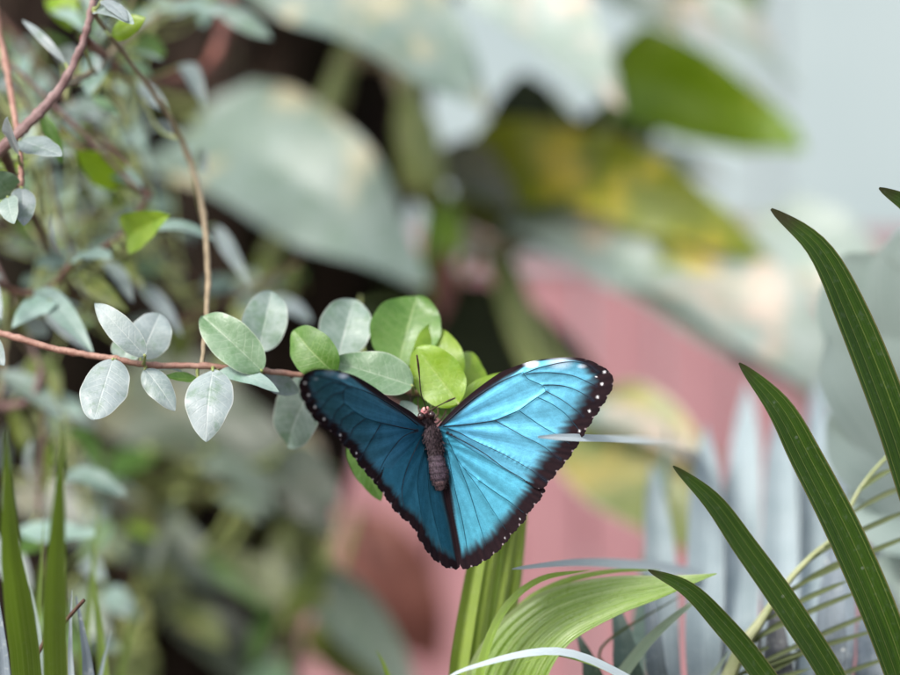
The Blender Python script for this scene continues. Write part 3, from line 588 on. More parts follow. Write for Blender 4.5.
# ------------------------------------------------------------------ silver fan leaf behind
fr2 = P(740, 1150, 1.06); fr2.z = 0
fan = thing('fan_palm', 'silvery blue fan palm leaf with long upright segments against the pink fence', 'fan palm', fr2)
rp, crp = stem(fan, [Vector((fr2.x, fr2.y, -.03)), Vector((fr2.x+.005, fr2.y, .5)), P(740, 1000, 1.03), P(742, 860, 1.01)], [.008, .007, .005], 'rachis', 'leaf_stalk', n=10)
def fb(top, bot, w, mat, d0=.985, d1=1.08, nrm=(0, -1, .2), **kw):
    d0 = .93+(d0-.945)*.6; d1 = .935+(d1-.945)*.8
    hub = P(742, 860, 1.01)
    x0, y0 = bot; x1, y1 = top
    path = [hub, P(.5*(742+x0), .5*(860+y0), (d0+1.01)/2), P(x0, y0, d0), P(.5*(x0+x1), .5*(y0+y1), d0*.6+d1*.4), P(x1, y1, d1)]
    ribbon(fan, 'segment', path, w*K*(d0+d1)/4, M[mat], nrm, [(0,.18),(.2,.5),(.4,.95),(.6,1),(.76,.92),(.88,.60),(1,.03)], .3, nu=34, nv=9, wave=.03)
RF2 = np.random.default_rng(21)
for q, (x1, y1, x0, w_, mt, d0, d1) in enumerate([
  (652, 462, 668, 33, 'silver_blade', .98, 1.20), (672, 420, 640, 30, 'teal_blade', 1.0, 1.32), (706, 425, 704, 38, 'silver_blade', .97, 1.20), (748, 382, 741, 38, 'silver_blade', .97, 1.32), (782, 400, 777, 38, 'silver_blade', .98, 1.26),
  (818, 372, 806, 36, 'silver_blade', .99, 1.34), (850, 392, 838, 36, 'slate_blade', .99, 1.26), (886, 400, 870, 38, 'silver_blade', 1.0, 1.30), (922, 440, 902, 40, 'silver_blade', 1.0, 1.2), (728, 470, 722, 22, 'slate_blade', 1.02, 1.2), (800, 440, 793, 24, 'slate_blade', 1.03, 1.24),
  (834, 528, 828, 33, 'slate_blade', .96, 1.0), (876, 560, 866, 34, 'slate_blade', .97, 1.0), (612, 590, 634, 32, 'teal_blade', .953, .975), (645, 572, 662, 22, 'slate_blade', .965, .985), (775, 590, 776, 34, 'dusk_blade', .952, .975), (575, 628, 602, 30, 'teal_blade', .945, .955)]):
    fb((x1, y1), (x0, 690), w_, mt, d0, d1, (RF2.normal(0, .28), -1, RF2.uniform(0, .3)))
def reach(pts, w, mat):
    path = [P(742, 860, 1.01)]+[P(*p) for p in pts]
    ribbon(fan, 'segment', path, w*K*.9/2, M[mat], (0, -1, .75), [(0,.3),(.3,.8),(.6,1),(.75,.9),(.86,.55),(.94,.30),(.98,.2),(1,.03)], .15, nu=40, nv=9, wave=.03)
reach([(735, 700, 1.1), (722, 590, 1.17), (708, 500, 1.2), (692, 458, 1.14), (665, 446, 1.03), (630, 441, .94), (588, 438.5, .885), (538, 437, .866)], 40, 'pale_strip')
reach([(770, 700, 1.03), (740, 600, 1.03), (690, 574, 1.0), (630, 566, .96), (575, 563, .925), (512, 569, .90)], 20, 'pale_strip')

# ------------------------------------------------------------------ small feather frond arching at the right, and the pale mint leaf
fr3 = P(720, 1200, .95); fr3.z = 0
feather = thing('feather_palm', 'small feather palm frond with arching pale rib and thin olive leaflets', 'palm', fr3)
rf, crf = stem(feather, [Vector((fr3.x, fr3.y, -.03)), Vector((fr3.x, fr3.y, .5)), P(690, 1000, .945), P(705, 760, .935), P(735, 662, .93), P(760, 622, .93), P(788, 582, .93), P(812, 556, .93), P(838, 532, .935), P(862, 486, .94), P(900, 446, .945), P(960, 410, .95)], [.005, .004, .0014, .0008, .0006], 'rachis', 'rib', k=110)
for (x0, y0, x1, y1) in [(755, 642, 800, 612), (772, 672, 825, 642), (796, 560, 846, 538), (797, 588, 852, 556), (812, 613, 868, 588), (834, 644, 884, 628), (850, 674, 905, 652), (857, 490, 896, 468), (866, 506, 912, 484), (876, 526, 915, 508), (885, 548, 925, 530), (742, 664, 770, 646), (760, 690, 812, 668), (816, 596, 850, 580), (842, 628, 890, 606), (868, 690, 920, 664)]:
    rpx = np.stack([450+crf[:, 0]/(K*(crf[:, 1]+.9)), 337.5-(crf[:, 2]-CAM_H)/(K*(crf[:, 1]+.9))], 1)
    ex = np.array([[x0-q*(x1-x0), y0-q*(y1-y0)] for q in np.linspace(0, 3, 60)]); DD = np.linalg.norm(ex[:, None]-rpx[None], axis=2)
    b_ = Vector(crf[np.unravel_index(DD.argmin(), DD.shape)[1]]); e_ = P(x1, y1, .932); path = [b_, b_.lerp(e_, .5)+Vector((0, 0, .0008)), e_]
    ribbon(feather, 'leaflet', path, 3.4*K*.93, M['thin_leaflet'], (0, -1, .6), [(0,.3),(.3,.8),(.6,1),(.85,.7),(1,.05)], .5, nu=18, nv=5, wave=.02)
pb([(700, 780), (640, 690), (600, 650), (690, 590)], 3, .94, .94, 'thin_leaflet', feather, cr=crf)
fr4 = P(1080, 1150, 1.08); fr4.z = 0
broad = thing('broad_palm', 'broad pale mint palm leaf blade at the right behind the dark leaflets', 'palm', fr4)
sb_, csb = stem(broad, [Vector((fr4.x, fr4.y, -.03)), Vector((fr4.x, fr4.y, .5)), P(1060, 900, 1.07), P(1020, 700, 1.06), P(985, 560, 1.06)], [.007, .006, .004], 'rachis', 'leaf_stalk', n=10)
hubB = P(985, 560, 1.06)
for k_, (tx, ty, mw) in enumerate([(842, 256, 60), (905, 228, 66), (832, 330, 58), (826, 420, 52), (845, 500, 50), (975, 205, 66), (880, 620, 50)]):
    path = [hubB, hubB.lerp(P(tx, ty, 1.03), .35)+Vector((0, -.004, .004)), hubB.lerp(P(tx, ty, 1.03), .7)+Vector((0, -.004, .004)), P(tx, ty, 1.03)]
    ribbon(broad, 'segment', path, mw*K*1.05, M['mint_sheet'], (-.2, -1, .5+.02*k_), [(0,.12),(.3,.6),(.6,.95),(.8,1),(.93,.72),(1,.1)], .12, nu=28, nv=9, wave=.03)

# ------------------------------------------------------------------ young palm in the middle bottom: stalks, folded leaf
fr5 = P(490, 1100, .95); fr5.z = 0
young = thing('young_palm', 'young green palm with upright stalks and a folded ribbed leaf below the butterfly', 'palm', fr5)
def stalk(pts, w, d, mat='stalk', **kw):
    path = [Vector((fr5.x, fr5.y, -.02)), Vector((fr5.x-.004, fr5.y, .5))]+[P(x, y, d) for x, y in pts]
    n = len(path)
    return ribbon(young, 'stalk', path, w*K*d/2, M[mat], (.1, -1, .1), [(0,1),(.5,1),(.8,1),(.97,.95),(1,.4)], .55, nu=60, nv=9, wave=.0, **kw)
stalk([(440, 900), (456, 690), (467, 610), (477, 555), (486, 500)], 22, .932)
stalk([(446, 900), (470, 690), (481, 610), (490, 555), (497, 500)], 20, .937)
stalk([(470, 900), (484, 690), (492, 610), (500, 555), (508, 500)], 9, .941, 'young_blade')
stalk([(470, 900), (480, 700), (498, 600), (510, 540), (520, 480)], 20, .945)
stalk([(480, 900), (490, 700), (510, 610), (518, 545), (524, 490)], 17, .95)
stalk([(482, 900), (486, 700), (500, 640), (504, 590), (508, 540)], 12, .96, 'young_blade')
cy = np.array([[fr5.x-.002, fr5.y, z] for z in np.linspace(.45, 1.0, 40)])
YL = [(0,.12),(.3,.4),(.46,.95),(.58,1),(.72,.80),(.86,.48),(.95,.2),(1,.03)]
pb([(478, 960), (488, 800), (500, 715), (520, 660), (556, 622), (610, 600), (662, 588), (717, 574)], 92, .92, .905, 'young_leaf', young, 'leaf_blade', (-.35, -1, .75), YL, .10, cy, 70, 41, pleat=10, pleat_h=.10, twist=(.25, -.35), wave=.02)
pb([(482, 960), (484, 760), (494, 665), (520, 610), (560, 584), (610, 572), (660, 570)], 12, .93, .918, 'young_blade', young, 'leaf_blade', (-.3, -.8, .8), 'strap', .3, cy, 50, 9)
pb([(470, 900), (478, 720), (484, 660), (505, 610), (540, 580), (590, 570)], 12, .91, .905, 'young_blade', young, 'leaf_blade', (-.5, -.9, .4), 'strap', .4, cy)
pb([(500, 900), (560, 740), (610, 690), (650, 640), (690, 605), (708, 592)], 16, .93, .918, 'young_pale', young, 'leaf_blade', (-.3, -.9, .5), 'strap', .3, cy)
pb([(510, 900), (620, 760), (700, 690), (730, 650)], 14, .94, .93, 'young_pale', young, 'leaf_blade', (-.3, -.9, .5), 'strap', .3, cy)
pb([(430, 900), (400, 720), (385, 668), (376, 650)], 10, .94, .935, 'young_blade', young, 'leaf_blade', (0, -1, .3), 'strap', .3, cy)
pb([(520, 900), (600, 720), (625, 680), (560, 655), (520, 664)], 8, .915, .90, 'young_blade', young, 'leaf_blade', (0, -1, .6), 'strap', .3, cy)

# ------------------------------------------------------------------ strap plant at the lower left
fr7 = P(20, 1200, .92); fr7.z = 0
reed = thing('strap_plant', 'tuft of upright green and grey strap leaves below the vine', 'plant', fr7)
def rb(pts, w, d, mat, dt=None):
    dt = dt or d; n = len(pts)
    path = [Vector((fr7.x, fr7.y, -.02)), Vector((fr7.x, fr7.y+.002*w, .5))]+[P(x, y, d+(dt-d)*i/(n-1)) for i, (x, y) in enumerate(pts)]
    ribbon(reed, 'strap_leaf', path, w*K*d/2, M[mat], (.15, -1, .2), [(0,.6),(.4,1),(.88,1),(.95,.75),(1,.04)], .25, nu=56, nv=9, wave=.02)
rb([(40, 900), (28, 690), (18, 600), (10, 540), (6, 430)], 30, .90, 'strap', .80)
rb([(70, 900), (56, 690), (55, 600), (58, 520), (64, 420)], 24, .89, 'strap', .78)
rb([(10, 900), (4, 700), (0, 640), (-8, 560)], 26, .905, 'slate_blade')
rb([(95, 900), (90, 700), (84, 640), (76, 596)], 26, .915, 'slate_blade')
rb([(80, 900), (72, 700), (70, 640), (72, 590)], 14, .91, 'pale_strip')
rb([(60, 900), (48, 720), (38, 650), (30, 585)], 40, .93, 'mint_sheet')
for (x0, x1, y1, w_, d_, mt) in [(-6, -14, 470, 14, .93, 'strap'), (34, 44, 520, 12, .95, 'strap'), (82, 100, 500, 12, 1.0, 'strap'), (104, 92, 560, 18, .96, 'strap'), (120, 140, 590, 16, 1.05, 'strap'), (14, 26, 610, 14, .92, 'teal_blade'), (98, 112, 630, 16, .93, 'silver_blade')]:
    rb([(x0+8, 900), (x0, 690), (.5*(x0+x1), .5*(680+y1)), (x1, y1)], w_, d_, mt)
stem(reed, [Vector((fr7.x, fr7.y, .4)), (20, 900, .9), (24, 700, .905), (46, 640, .905), (66, 620, .905), (84, 600, .90)], [.0016, .001, .0007], 'dry', 'dry_stem', k=50)

# ------------------------------------------------------------------ butterfly
def wing_mat():
    m, nt = newmat('wing_scales')
    at = nt.nodes.new('ShaderNodeAttribute'); at.attribute_name = 'Col'
    sh = nt.nodes.new('ShaderNodeAttribute'); sh.attribute_name = 'Shine'
    tc = nt.nodes.new('ShaderNodeTexCoord')
    n = noise_(nt, tc.outputs['Object'], 2600, 2); n2 = noise_(nt, tc.outputs['Object'], 380, 4)
    col = mix_(nt, 1.0, at.outputs['Color'], mix_(nt, n, (.74, .74, .74), (1.22, 1.22, 1.22)), 'MULTIPLY')
    col = mix_(nt, .6, col, mix_(nt, ramp_(nt, n2, .3, .7), (.82, .82, .82), (1.15, 1.15, 1.15)), 'MULTIPLY')
    p = finish(nt, col, .45, 0, None, math_(nt, 'ADD', n, n2), .12, .35, bdist=.0004)
    nt.links.new(math_(nt, 'MULTIPLY', sh.outputs['Fac'], 1.0), p.inputs['Metallic'])
    nt.links.new(math_(nt, 'ADD', math_(nt, 'MULTIPLY', sh.outputs['Fac'], .3), .06), p.inputs['Specular IOR Level'])
    nt.links.new(ramp_(nt, sh.outputs['Fac'], 0, 1, .75, .45), p.inputs['Roughness'])
    return m
M['wing'] = wing_mat()
M['vein_dark'] = plain_mat('wing_vein_dark', (.008,.008,.014), (.02,.018,.026), 300, .5, .1)
M['vein_blue'] = plain_mat('wing_vein_blue', (.01,.05,.08), (.014,.065,.10), 300, .85, .1, spec=.05)
M['fuzz'] = plain_mat('body_hair', (.03,.02,.024), (.10,.065,.075), 900, .7, .1)
M['eye'] = plain_mat('eye_dark', (.012,.006,.006), (.05,.02,.02), 900, .18, .05, spec=.6)
M['antenna'] = plain_mat('antenna_brown', (.03,.014,.01), (.07,.03,.02), 900, .5, .1)
H0, H1 = np.array([431., 420.]), np.array([458., 568.])
hd = (H1-H0)/np.linalg.norm(H1-H0); hn = np.array([hd[1], -hd[0]])     # hn points to the right wing side
BD = .897
def wing_depth(xy, side, back):
    r = (xy-H0)@hn*side
    r = np.maximum(r, 0)
    s = .27 if side > 0 else .92
    if side < 0 and back == 0.0: s = .80
    q_ = np.clip(r/110, 0, 1); z_ = 462-xy[:, 1]; pitch = .86*(.5*(z_+np.sqrt(z_*z_+400)))*(q_*q_*(3-2*q_)*.5+.5*q_) if side < 0 and back == 0.0 else 0.0
    off = (pitch+.22*(xy[:, 1]-440)+s*r*(1-.0007*r) + 2.2*np.sin(r/170*math.pi)*1.2)*.00036
    return BD-.0022-off+back
def smooth(x): x = np.clip(x, 0, 1); return x*x*(3-2*x)
def wing(name, outline, base, side, back, parent, veins, spots, whites, seed, hind=False):
    rg = np.random.default_rng(seed)
    o = np.array(outline, float); N = 340
    c = catmull(o, N)
    sc = np.clip(c[:, 3], 0, 1)                                          # scalloped margin
    seg = np.concatenate([[0], np.cumsum(np.linalg.norm(np.diff(c[:, :2], axis=0), axis=1))])
    tg = np.gradient(c[:, :2], axis=0); tg /= np.linalg.norm(tg, axis=1)[:, None]+1e-9
    nn = np.stack([tg[:, 1], -tg[:, 0]], 1)
    ctr = c[:, :2].mean(0); nn *= np.sign(((c[:, :2]-ctr)*nn).sum(1))[:, None]
    c2 = c[:, :2]+nn*(sc*(1.5*np.abs(np.sin(seg*math.pi/13.0))-.9+.35*np.sin(seg*1.3)))[:, None]
    R = 110
    t = (np.linspace(0, 1, R)**.85)[:, None, None]
    xy = np.array(base)[None, None]*(1-t)+c2[None]*t
    flat = xy.reshape(-1, 2)
    # angle streaks
    ang = np.arctan2(flat[:, 1]-base[1], flat[:, 0]-base[0])
    rad = np.linalg.norm(flat-np.array(base), axis=1)
    def n1d(x, k, amp):
        out = np.zeros_like(x)
        for q in range(k):
            out += np.sin(x*rg.uniform(14, 150)+rg.uniform(0, 6.28))*rg.uniform(.4, 1)
        return out*amp/math.sqrt(k)
    streak = n1d(ang, 12, .75)
    dk = np.zeros(len(flat)); bw_ = np.maximum(c[:, 2], 0)*(1+.25*np.clip(c[:, 3], 0, 1))
    for i0 in range(0, len(flat), 6000):
        f = flat[i0:i0+6000]
        D = np.linalg.norm(f[:, None]-c2[None, ::2], axis=2)
        B = bw_[None, ::2]*(1+.16*streak[i0:i0+6000][:, None])
        dk[i0:i0+6000] = np.max(smooth((B-D)/np.maximum(.75*B, 1.2)+.42)*(B > .3), axis=1)
    # blue ground
    b1 = np.array([.040, .150, .240]); b2 = np.array([.066, .215, .300]); b3 = np.array([.010, .10, .15]); teal = np.array([.030, .15, .205])
    rr = np.clip(rad/150, 0, 1)
    blue = b1+(b2-b1)*smooth(rr*1.3)[:, None]
    if hind: blue = blue*.45+teal*.55
    lowness = smooth((flat[:, 1]-450)/110)[:, None]; blue = blue*(1-.35*lowness)+teal*.35*lowness
    blue = blue*(1+.10*streak[:, None])
    near = smooth(1-rad/42)[:, None]; blue = blue*(1-.75*near)+b3*.6*.75*near
    black = np.array([.007, .004, .006]); brown = np.array([.030, .014, .016])
    edge = black+(brown-black)*np.clip(.5+.5*streak, 0, 1)[:, None]*.5
    dk = dk[:, None]; colr = blue*(1-dk)+edge*dk
    shine = 1-dk[:, 0]
    for (x, y, r_, s_) in whites:                                       # pale costal patches
        dd = np.hypot((flat[:, 0]-x)/r_, (flat[:, 1]-y)/(r_*.55)); k = smooth(1.25-dd)[:, None]*s_
        colr = colr*(1-k)+np.array([.72, .76, .84])*k; shine *= 1-k[:, 0]
    for (x, y, r_) in spots:                                            # white spots in the border
        dd = np.hypot(flat[:, 0]-x, (flat[:, 1]-y)*.8); k = smooth(1.3-dd/(r_*.62))[:, None]*.85
        colr = colr*(1-k)+np.array([.85, .83, .86])*k; shine *= 1-k[:, 0]
    # pale flecks in the notches of the margin
    dist_edge = (1-t)*np.linalg.norm(c2-np.array(base), axis=1)[None, :, None]
    notch = (sc*(np.abs(np.sin(seg*math.pi/13.0)) < .16))[None, :]*(dist_edge[..., 0] < 1.3)
    k = (notch.reshape(-1)*.55)[:, None]; colr = colr*(1-k)+np.array([.5, .4, .42])*k
    d = wing_depth(flat, side, back)
    # relief: ridges along the veins, dark shade scales along outer veins
    rel = np.zeros(len(flat))
    for vn, kind, r0 in veins:
        vc = catmull(vn, 36)
        D = np.min(np.linalg.norm(flat[:, None]-vc[None], axis=2), axis=1) if len(flat) < 50000 else 0
        if kind == 't': continue
        rel += np.exp(-(D/2.2)**2)
        if kind == 'd':
            k = (np.exp(-(D/1.5)**2)*.26)[:, None]; colr = colr*(1-k)+np.array([.012, .05, .09])*k
    d = d-.00012*rel+.00009*np.sin(ang*21+seed)*smooth(rad/60)
    pos = np.stack([(flat[:, 0]-450)*K*d, d-.9, CAM_H-(flat[:, 1]-337.5)*K*d], 1).reshape(R, N, 3)
    mb = MB(); mb.grid(pos, np.zeros((R, N, 2)))
    ob = mb.build(name, M['wing'], parent)
    me = ob.data
    ca = me.color_attributes.new('Col', 'FLOAT_COLOR', 'POINT')
    ca.data.foreach_set('color', np.hstack([np.clip(colr, 0, 1), np.ones((len(flat), 1))]).astype(np.float32).ravel())
    sa = me.attributes.new('Shine', 'FLOAT', 'POINT'); sa.data.foreach_set('value', np.clip(shine, 0, 1).astype(np.float32))
    for vn, kind, r0 in veins:
        vc = catmull(vn, 24); dv = wing_depth(vc, side, back)-.00030
        q = np.stack([(vc[:, 0]-450)*K*dv, dv-.9, CAM_H-(vc[:, 1]-337.5)*K*dv], 1)
        b = MB(); b.tube(q, [r0*.00036*.25, r0*.00036*.20, r0*.00036*.12], 6)
        b.build('vein', M['vein_dark' if kind in 'dt' else 'vein_blue'], ob)
    return ob
bf = thing('butterfly', 'iridescent blue butterfly with black white-spotted wing borders perched on the leafy twig', 'butterfly', P(434, 440, BD))
# right forewing
RF = [(440,424,3,0),(447,416,6,0),(456,407,7.5,0),(468,396,8,0),(480,386.5,8,0),(491,378.5,8,0),(502,371.5,8,0),(513,367,6.5,0),(524.4,363.1,3,0),(535,360.5,1.6,0),(546.7,358.7,1.6,0),(558,357.6,1.8,0),(568.9,357.3,2.4,0),(579,357.8,4,0),(587,359.5,7,.2),(595,362.5,12,.3),(602,366.5,15,.4),(608.9,371,17,.5),(612.5,377,18,.6),(613,386,19,.8),(607,398,19,1),(599.5,410,18,1),(592,421.3,18,1),(584.5,433.3,17,1),(577.5,445.3,17,1),(569,458,17,1),(559.5,469.5,18,1),(550,481,17,1),(541,489,12,.6),(532,486,4,0),(520,477,0,0),(503,467,0,0),(484,453,0,0),(464,441,0,0),(446,432,2,0)]
RFV = [([(446,432.6),(463,440.9),(484,453.2),(503,467.2),(520,477.2),(532,485.5)],'t',1.7), ([(443,425),(470,401),(498,383),(523,372)],'d',2.0), ([(443,426.5),(456,425.5),(470,424),(494,420.5),(507,415.5)],'d',2.2), ([(507,415.5),(519,410),(533,400),(545.6,391.7)],'b',1.4),
 ([(523,372),(527,378),(534,381.7),(543,386),(545.6,391.7)],'b',1.4), ([(523,374),(534,369.5),(545.6,366),(567.8,361.7),(585.6,363.9),(598,372)],'d',1.7), ([(526,373.9),(540,372.6),(554,372.8),(574,376),(596,386)],'d',1.5),
 ([(543,385),(556,385),(567.8,387),(580,392),(593,400)],'d',1.4), ([(545.6,391),(555,396),(563,400.6),(573,408),(583,416)],'d',1.4), ([(537,397),(550,403),(563,411.7),(571,420),(579,430)],'b',1.4), ([(519,410.5),(531,419),(543,427),(557,435),(570,444)],'b',1.4),
 ([(495,420.5),(509,428),(523,436),(541,445),(560,459)],'d',1.3), ([(447,428),(460,433),(474,440.6),(503,454),(534,471.7),(546,481)],'d',1.4)]
# right hindwing
RH = [(438,428,2,0),(450,430,0,0),(475,441,0,0),(505,462,0,0),(528,477,0,0),(540,486,6,0),(545,491,13,1),(538,502,14,1),(530,511,14,1),(523.6,522,14,1),(514.5,531.5,14,1),(507,541,14,1),(499,550,14,1),(489,558.3,15,1),(478,564.8,15,1),(469,568.3,14,1),(462,568,9,1),(459,562,5,0),(456,545,4.5,0),(452,523,4.5,0),(447.5,497,5,0),(444,478,5,0),(440,455,4,0)]
RHV = [([(447,438),(455,455),(463,467),(479,480.6)],'b',1.5), ([(479,480.6),(495,492),(510,502),(524,513)],'b',1.3), ([(463,467),(480,490),(494,512),(506,530)],'b',1.2), ([(455,455),(468,488),(478,520),(486,546)],'b',1.2), ([(447,450),(455,490),(463,525),(468,556)],'b',1.2)]
LF = [(424,424,3,0),(417,416.5,6,0),(409,410.3,7,0),(399,404.5,7.5,0),(391,399.4,7.5,0),(382,392.6,7.5,0),(373,386.2,7,0),(364,380.6,6,0),(355.6,376,4,0),(347,373,2.5,0),(337.8,370.6,2.2,0),(329,369.4,2.4,0),(320,368.7,3,0),(312,369.6,5,.2),(305,373,9,.3),(300.5,379,11,.4),(298.7,386,12,.6),(300.3,395.6,12,.8),(305.2,405.8,12,1),(313,417.8,11,1),(323.5,427.2,10,1),(334,434.5,10,1),(341.5,443,10,1),(350,452,10,1),(359,465,10,1),(369,476.5,10,1),(377,485,8,.6),(381,477,3,0),(386,462,0,0),(395,447,0,0),(407,436,0,0),(418,430,2,0)]
LFV = [([(418,425),(396,408),(372,394),(350,386)],'d',1.8), ([(416,430),(402,427.5),(389.6,424.7),(378,422)],'d',1.9), ([(378,422),(366.4,418.4),(355.8,412.2),(344.2,403.3)],'b',1.5), ([(350,386.5),(345,389),(343.3,393),(344.2,403.3)],'d',1.2),
 ([(349.6,386.4),(340,381.5),(331,379),(316.7,375.8),(308,378)],'d',1.4), ([(347.8,385.6),(338,383),(329,383.8),(315,393.6),(309,401)],'d',1.3), ([(343.3,392),(332.7,395.3),(323.8,405),(318,414)],'d',1.3), ([(344,404),(336,412),(333.6,418.4),(329,425)],'d',1.3),
 ([(354,412),(343,419),(340.7,426.4),(338,434)],'d',1.3), ([(365.6,418.4),(354,428),(350.4,435.3),(345,443)],'d',1.3), ([(381,424),(368,446),(360,459)],'d',1.3), ([(412.7,431.8),(403,437),(394.9,446),(385,460),(377,477)],'t',1.4)]
LH = [(427,428,2,0),(414,432,0,0),(400,442,0,0),(388,460,0,0),(379,478,3,0),(377,485,8,.6),(386,498,9,1),(393,508.5,9,1),(400,516,9,1),(408,522.5,9,1),(415,530,9,1),(418.5,538,9,1),(424,547,10,1),(431,556.6,10,1),(440,563.8,11,1),(449,568.4,11,1),(457.5,568.4,7,1),(460,562,6,0),(457.5,545,6,0),(453.5,523,6,0),(449,500,7,0),(445,480,7,0),(438,455,6,0)]
LHV = [([(420,440),(408,466),(402,490),(404,508)],'d',1.2), ([(424,447),(418,480),(420,505),(424,530)],'b',1.2), ([(428,460),(430,495),(437,528),(443,552)],'b',1.2)]
wing('forewing', RF, (437, 428), 1, 0.0, bf, RFV, [(604.4,372,2.1),(602,384,2.2),(597.5,397,2.2),(589.5,411,2.1),(579.5,431,1.7),(596,377,1.2)], [(531,363.5,8,.95),(560,362,14,.35),(582,366,5,.35)], 3)
wing('forewing', LF, (427, 428), -1, 0.0, bf, LFV, [(305,383,1.9),(308.7,395,1.9),(315,407,1.8),(324,419,1.8),(340.2,435,1.6),(356.5,453,1.4)], [(343,376,6,.8),(316,379,2.5,.5),(330,373,8,.2)], 4)
wing('hindwing', RH, (437, 440), 1, .0011, bf, RHV, [(520,519,1.1),(505,538,1.0)], [], 5, True)
wing('hindwing', LH, (430, 440), -1, .0011, bf, LHV, [], [], 6, True)
# body: one continuous surface
path = [(423.5,407.5),(424.3,410),(425.4,413),(426.6,416.5),(427.7,420),(428.6,423),(429.8,428),(431,434),(432,440),(433,447),(434,453),(435,459),(436.2,466),(437.2,472),(438.2,478),(438.9,482),(439.5,485.5),(440,488.5),(440.2,490.5)]
rad_ = [.8,3.6,5.4,5.6,4.2,4.6,7.2,8.6,8.6,7.6,7.2,8.6,9.9,10.0,9.2,7.2,5.6,4.6,2.0]
pc = catmull(path, 120); rc = np.interp(np.linspace(0, 1, 120), np.linspace(0, 1, len(rad_)), rad_)
rc = np.convolve(np.pad(rc, 3, 'edge'), np.ones(7)/7, 'valid')
y_ = pc[:, 1]; rc = rc*(1-.055*(y_ > 455)*(np.abs(np.sin((y_-455)*math.pi/6.2)) < .3))
pos = np.zeros((120, 33, 3)); colb = np.zeros((120, 33, 3))
for i in range(120):
    for j in range(33):
        th = 2*math.pi*(j % 32)/32
        r = rc[i]*(1+.03*RNG.normal())
        p = P(pc[i, 0], pc[i, 1], BD-.0030-.22*(pc[i, 1]-440)*.00036); k = .00036*r
        pos[i, j] = (p.x+k*math.cos(th), p.y+k*.85*math.sin(th), p.z+.10*k*math.cos(th))
        base = np.array([.085, .060, .062]) if y_[i] < 455 else np.array([.13, .10, .115])
        if y_[i] > 481: base = np.array([.30, .21, .19])
        if y_[i] < 419: base = np.array([.06, .02, .02])
        if y_[i] < 413 and abs(th-4.4) < .9: base = np.array([.62, .25, .24])
        if y_[i] > 455: base = base*(1.15 if abs(math.sin((y_[i]-455)*math.pi/6.2)) > .45 else .75)
        colb[i, j] = base*np.array([.60, .52, .60])*RNG.uniform(.75, 1.25)
mb = MB(); mb.grid(pos, np.zeros((120, 33, 2)))
m, nt = newmat('body_chitin'); at = nt.nodes.new('ShaderNodeAttribute'); at.attribute_name = 'Col'
tc = nt.nodes.new('ShaderNodeTexCoord'); nn_ = noise_(nt, tc.outputs['Object'], 1500, 4)
finish(nt, mix_(nt, .7, at.outputs['Color'], mix_(nt, nn_, (.5,.5,.5), (1.5,1.5,1.5)), 'MULTIPLY'), .6, 0, None, nn_, .5, .3, bdist=.0004)
M['body'] = m
body = mb.build('body', m, bf)
ca = body.data.color_attributes.new('Col', 'FLOAT_COLOR', 'POINT')
ca.data.foreach_set('color', np.concatenate([np.clip(colb, 0, 1), np.ones((120, 33, 1))], -1).astype(np.float32).ravel())
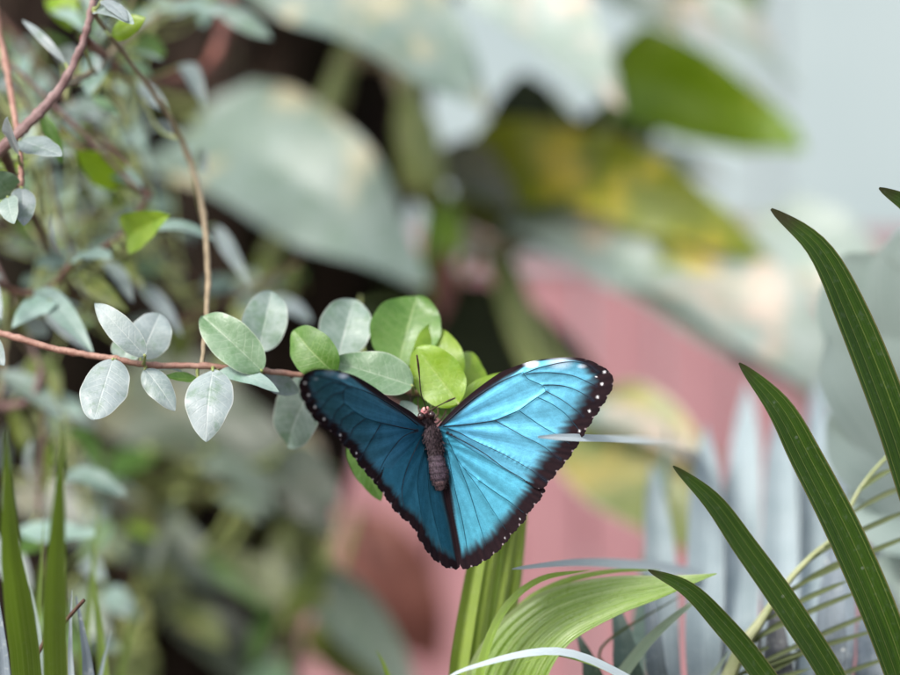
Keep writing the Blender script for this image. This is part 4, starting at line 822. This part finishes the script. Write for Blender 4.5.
# hair on thorax, wing roots and abdomen
hb = MB()
for q in range(1500):
    i = RNG.integers(22, 112); th = RNG.uniform(math.pi*.98, math.pi*2.02)
    p = pos[i, int(th/(2*math.pi)*32) % 32]; ctrp = pos[i].mean(0); nr = p-ctrp; nr /= np.linalg.norm(nr)
    L = RNG.uniform(.0008, .0021)*(1.1 if y_[i] < 452 else .55)
    dr = nr*.5+np.array([RNG.normal(0, .25), -.1, -1.0+RNG.normal(0, .25)]); dr /= np.linalg.norm(dr)
    sd2 = np.cross(dr, nr); sd2 /= np.linalg.norm(sd2)+1e-9; wv = .000055
    b = len(hb.v); tip_ = p+dr*L+nr*L*.15
    hb.v += [tuple(p-sd2*wv), tuple(p+sd2*wv), tuple(p+dr*L*.55+nr*L*.3+sd2*wv*.7), tuple(tip_)]; hb.uv += [(0, 0)]*4
    hb.f += [(b, b+1, b+2), (b, b+2, b+3)]; hb.mi += [0, 0]
hair = hb.build('hair', M['fuzz'], bf); hair['kind'] = 'stuff'
def ball(name, px, py, d, rx, ry, rz, mat, parent):
    b = MB(); n = 18
    th, ph = np.meshgrid(np.linspace(0, math.pi, n), np.linspace(0, 2*math.pi, n+1), indexing='ij')
    c = np.array(P(px, py, d)); k = .00036
    ps = np.stack([c[0]+rx*k*np.sin(th)*np.cos(ph), c[1]+ry*k*np.sin(th)*np.sin(ph), c[2]+rz*k*np.cos(th)], -1)
    b.grid(ps, np.zeros((n, n+1, 2))); return b.build(name, mat, parent)
M['palpus'] = plain_mat('palpus_pink', (.42,.14,.13), (.70,.42,.40), 700, .5, .2)
ball('eye', 421, 416.5, BD-.0040, 3.7, 4.2, 4.3, M['eye'], bf)
ball('eye', 431.6, 415, BD-.0040, 3.7, 4.2, 4.3, M['eye'], bf)
ball('palpus', 424.2, 409.8, BD-.0040, 1.7, 2.8, 2.8, M['palpus'], bf)
ball('palpus', 427.6, 409.2, BD-.0040, 1.7, 2.8, 2.8, M['palpus'], bf)
for pts in ([(427, 411, BD-.004), (424.5, 403, BD-.008), (421, 393, BD-.012), (419.6, 378, BD-.015), (418.4, 366, BD-.017), (416.8, 355, BD-.018)], [(430, 411, BD-.004), (436, 407, BD-.003), (442, 404, BD-.001), (448, 401, BD+.001), (455, 398, BD+.004)]):
    stem(bf, pts, [.00022, .0002, .0002, .00022, .00042, .0003], 'antenna', 'antenna', n=8)
for pts in ([(434, 420, BD-.002), (438, 414, BD+.004), (437, 404, BD+.012), (434, 397.5, .9165)], [(434, 426, BD-.001), (441, 420, BD+.004), (446, 410, BD+.010), (443, 399.6, .9160)], [(427, 422, BD-.001), (420, 414, BD+.006), (418, 402, BD+.012), (419, 394.2, .9165)], [(428, 428, BD), (418, 424, BD+.008), (412, 405, BD+.014), (410, 392.5, .9165)]):
    stem(bf, pts, [.0004, .0003, .00022], 'antenna', 'leg', n=7)
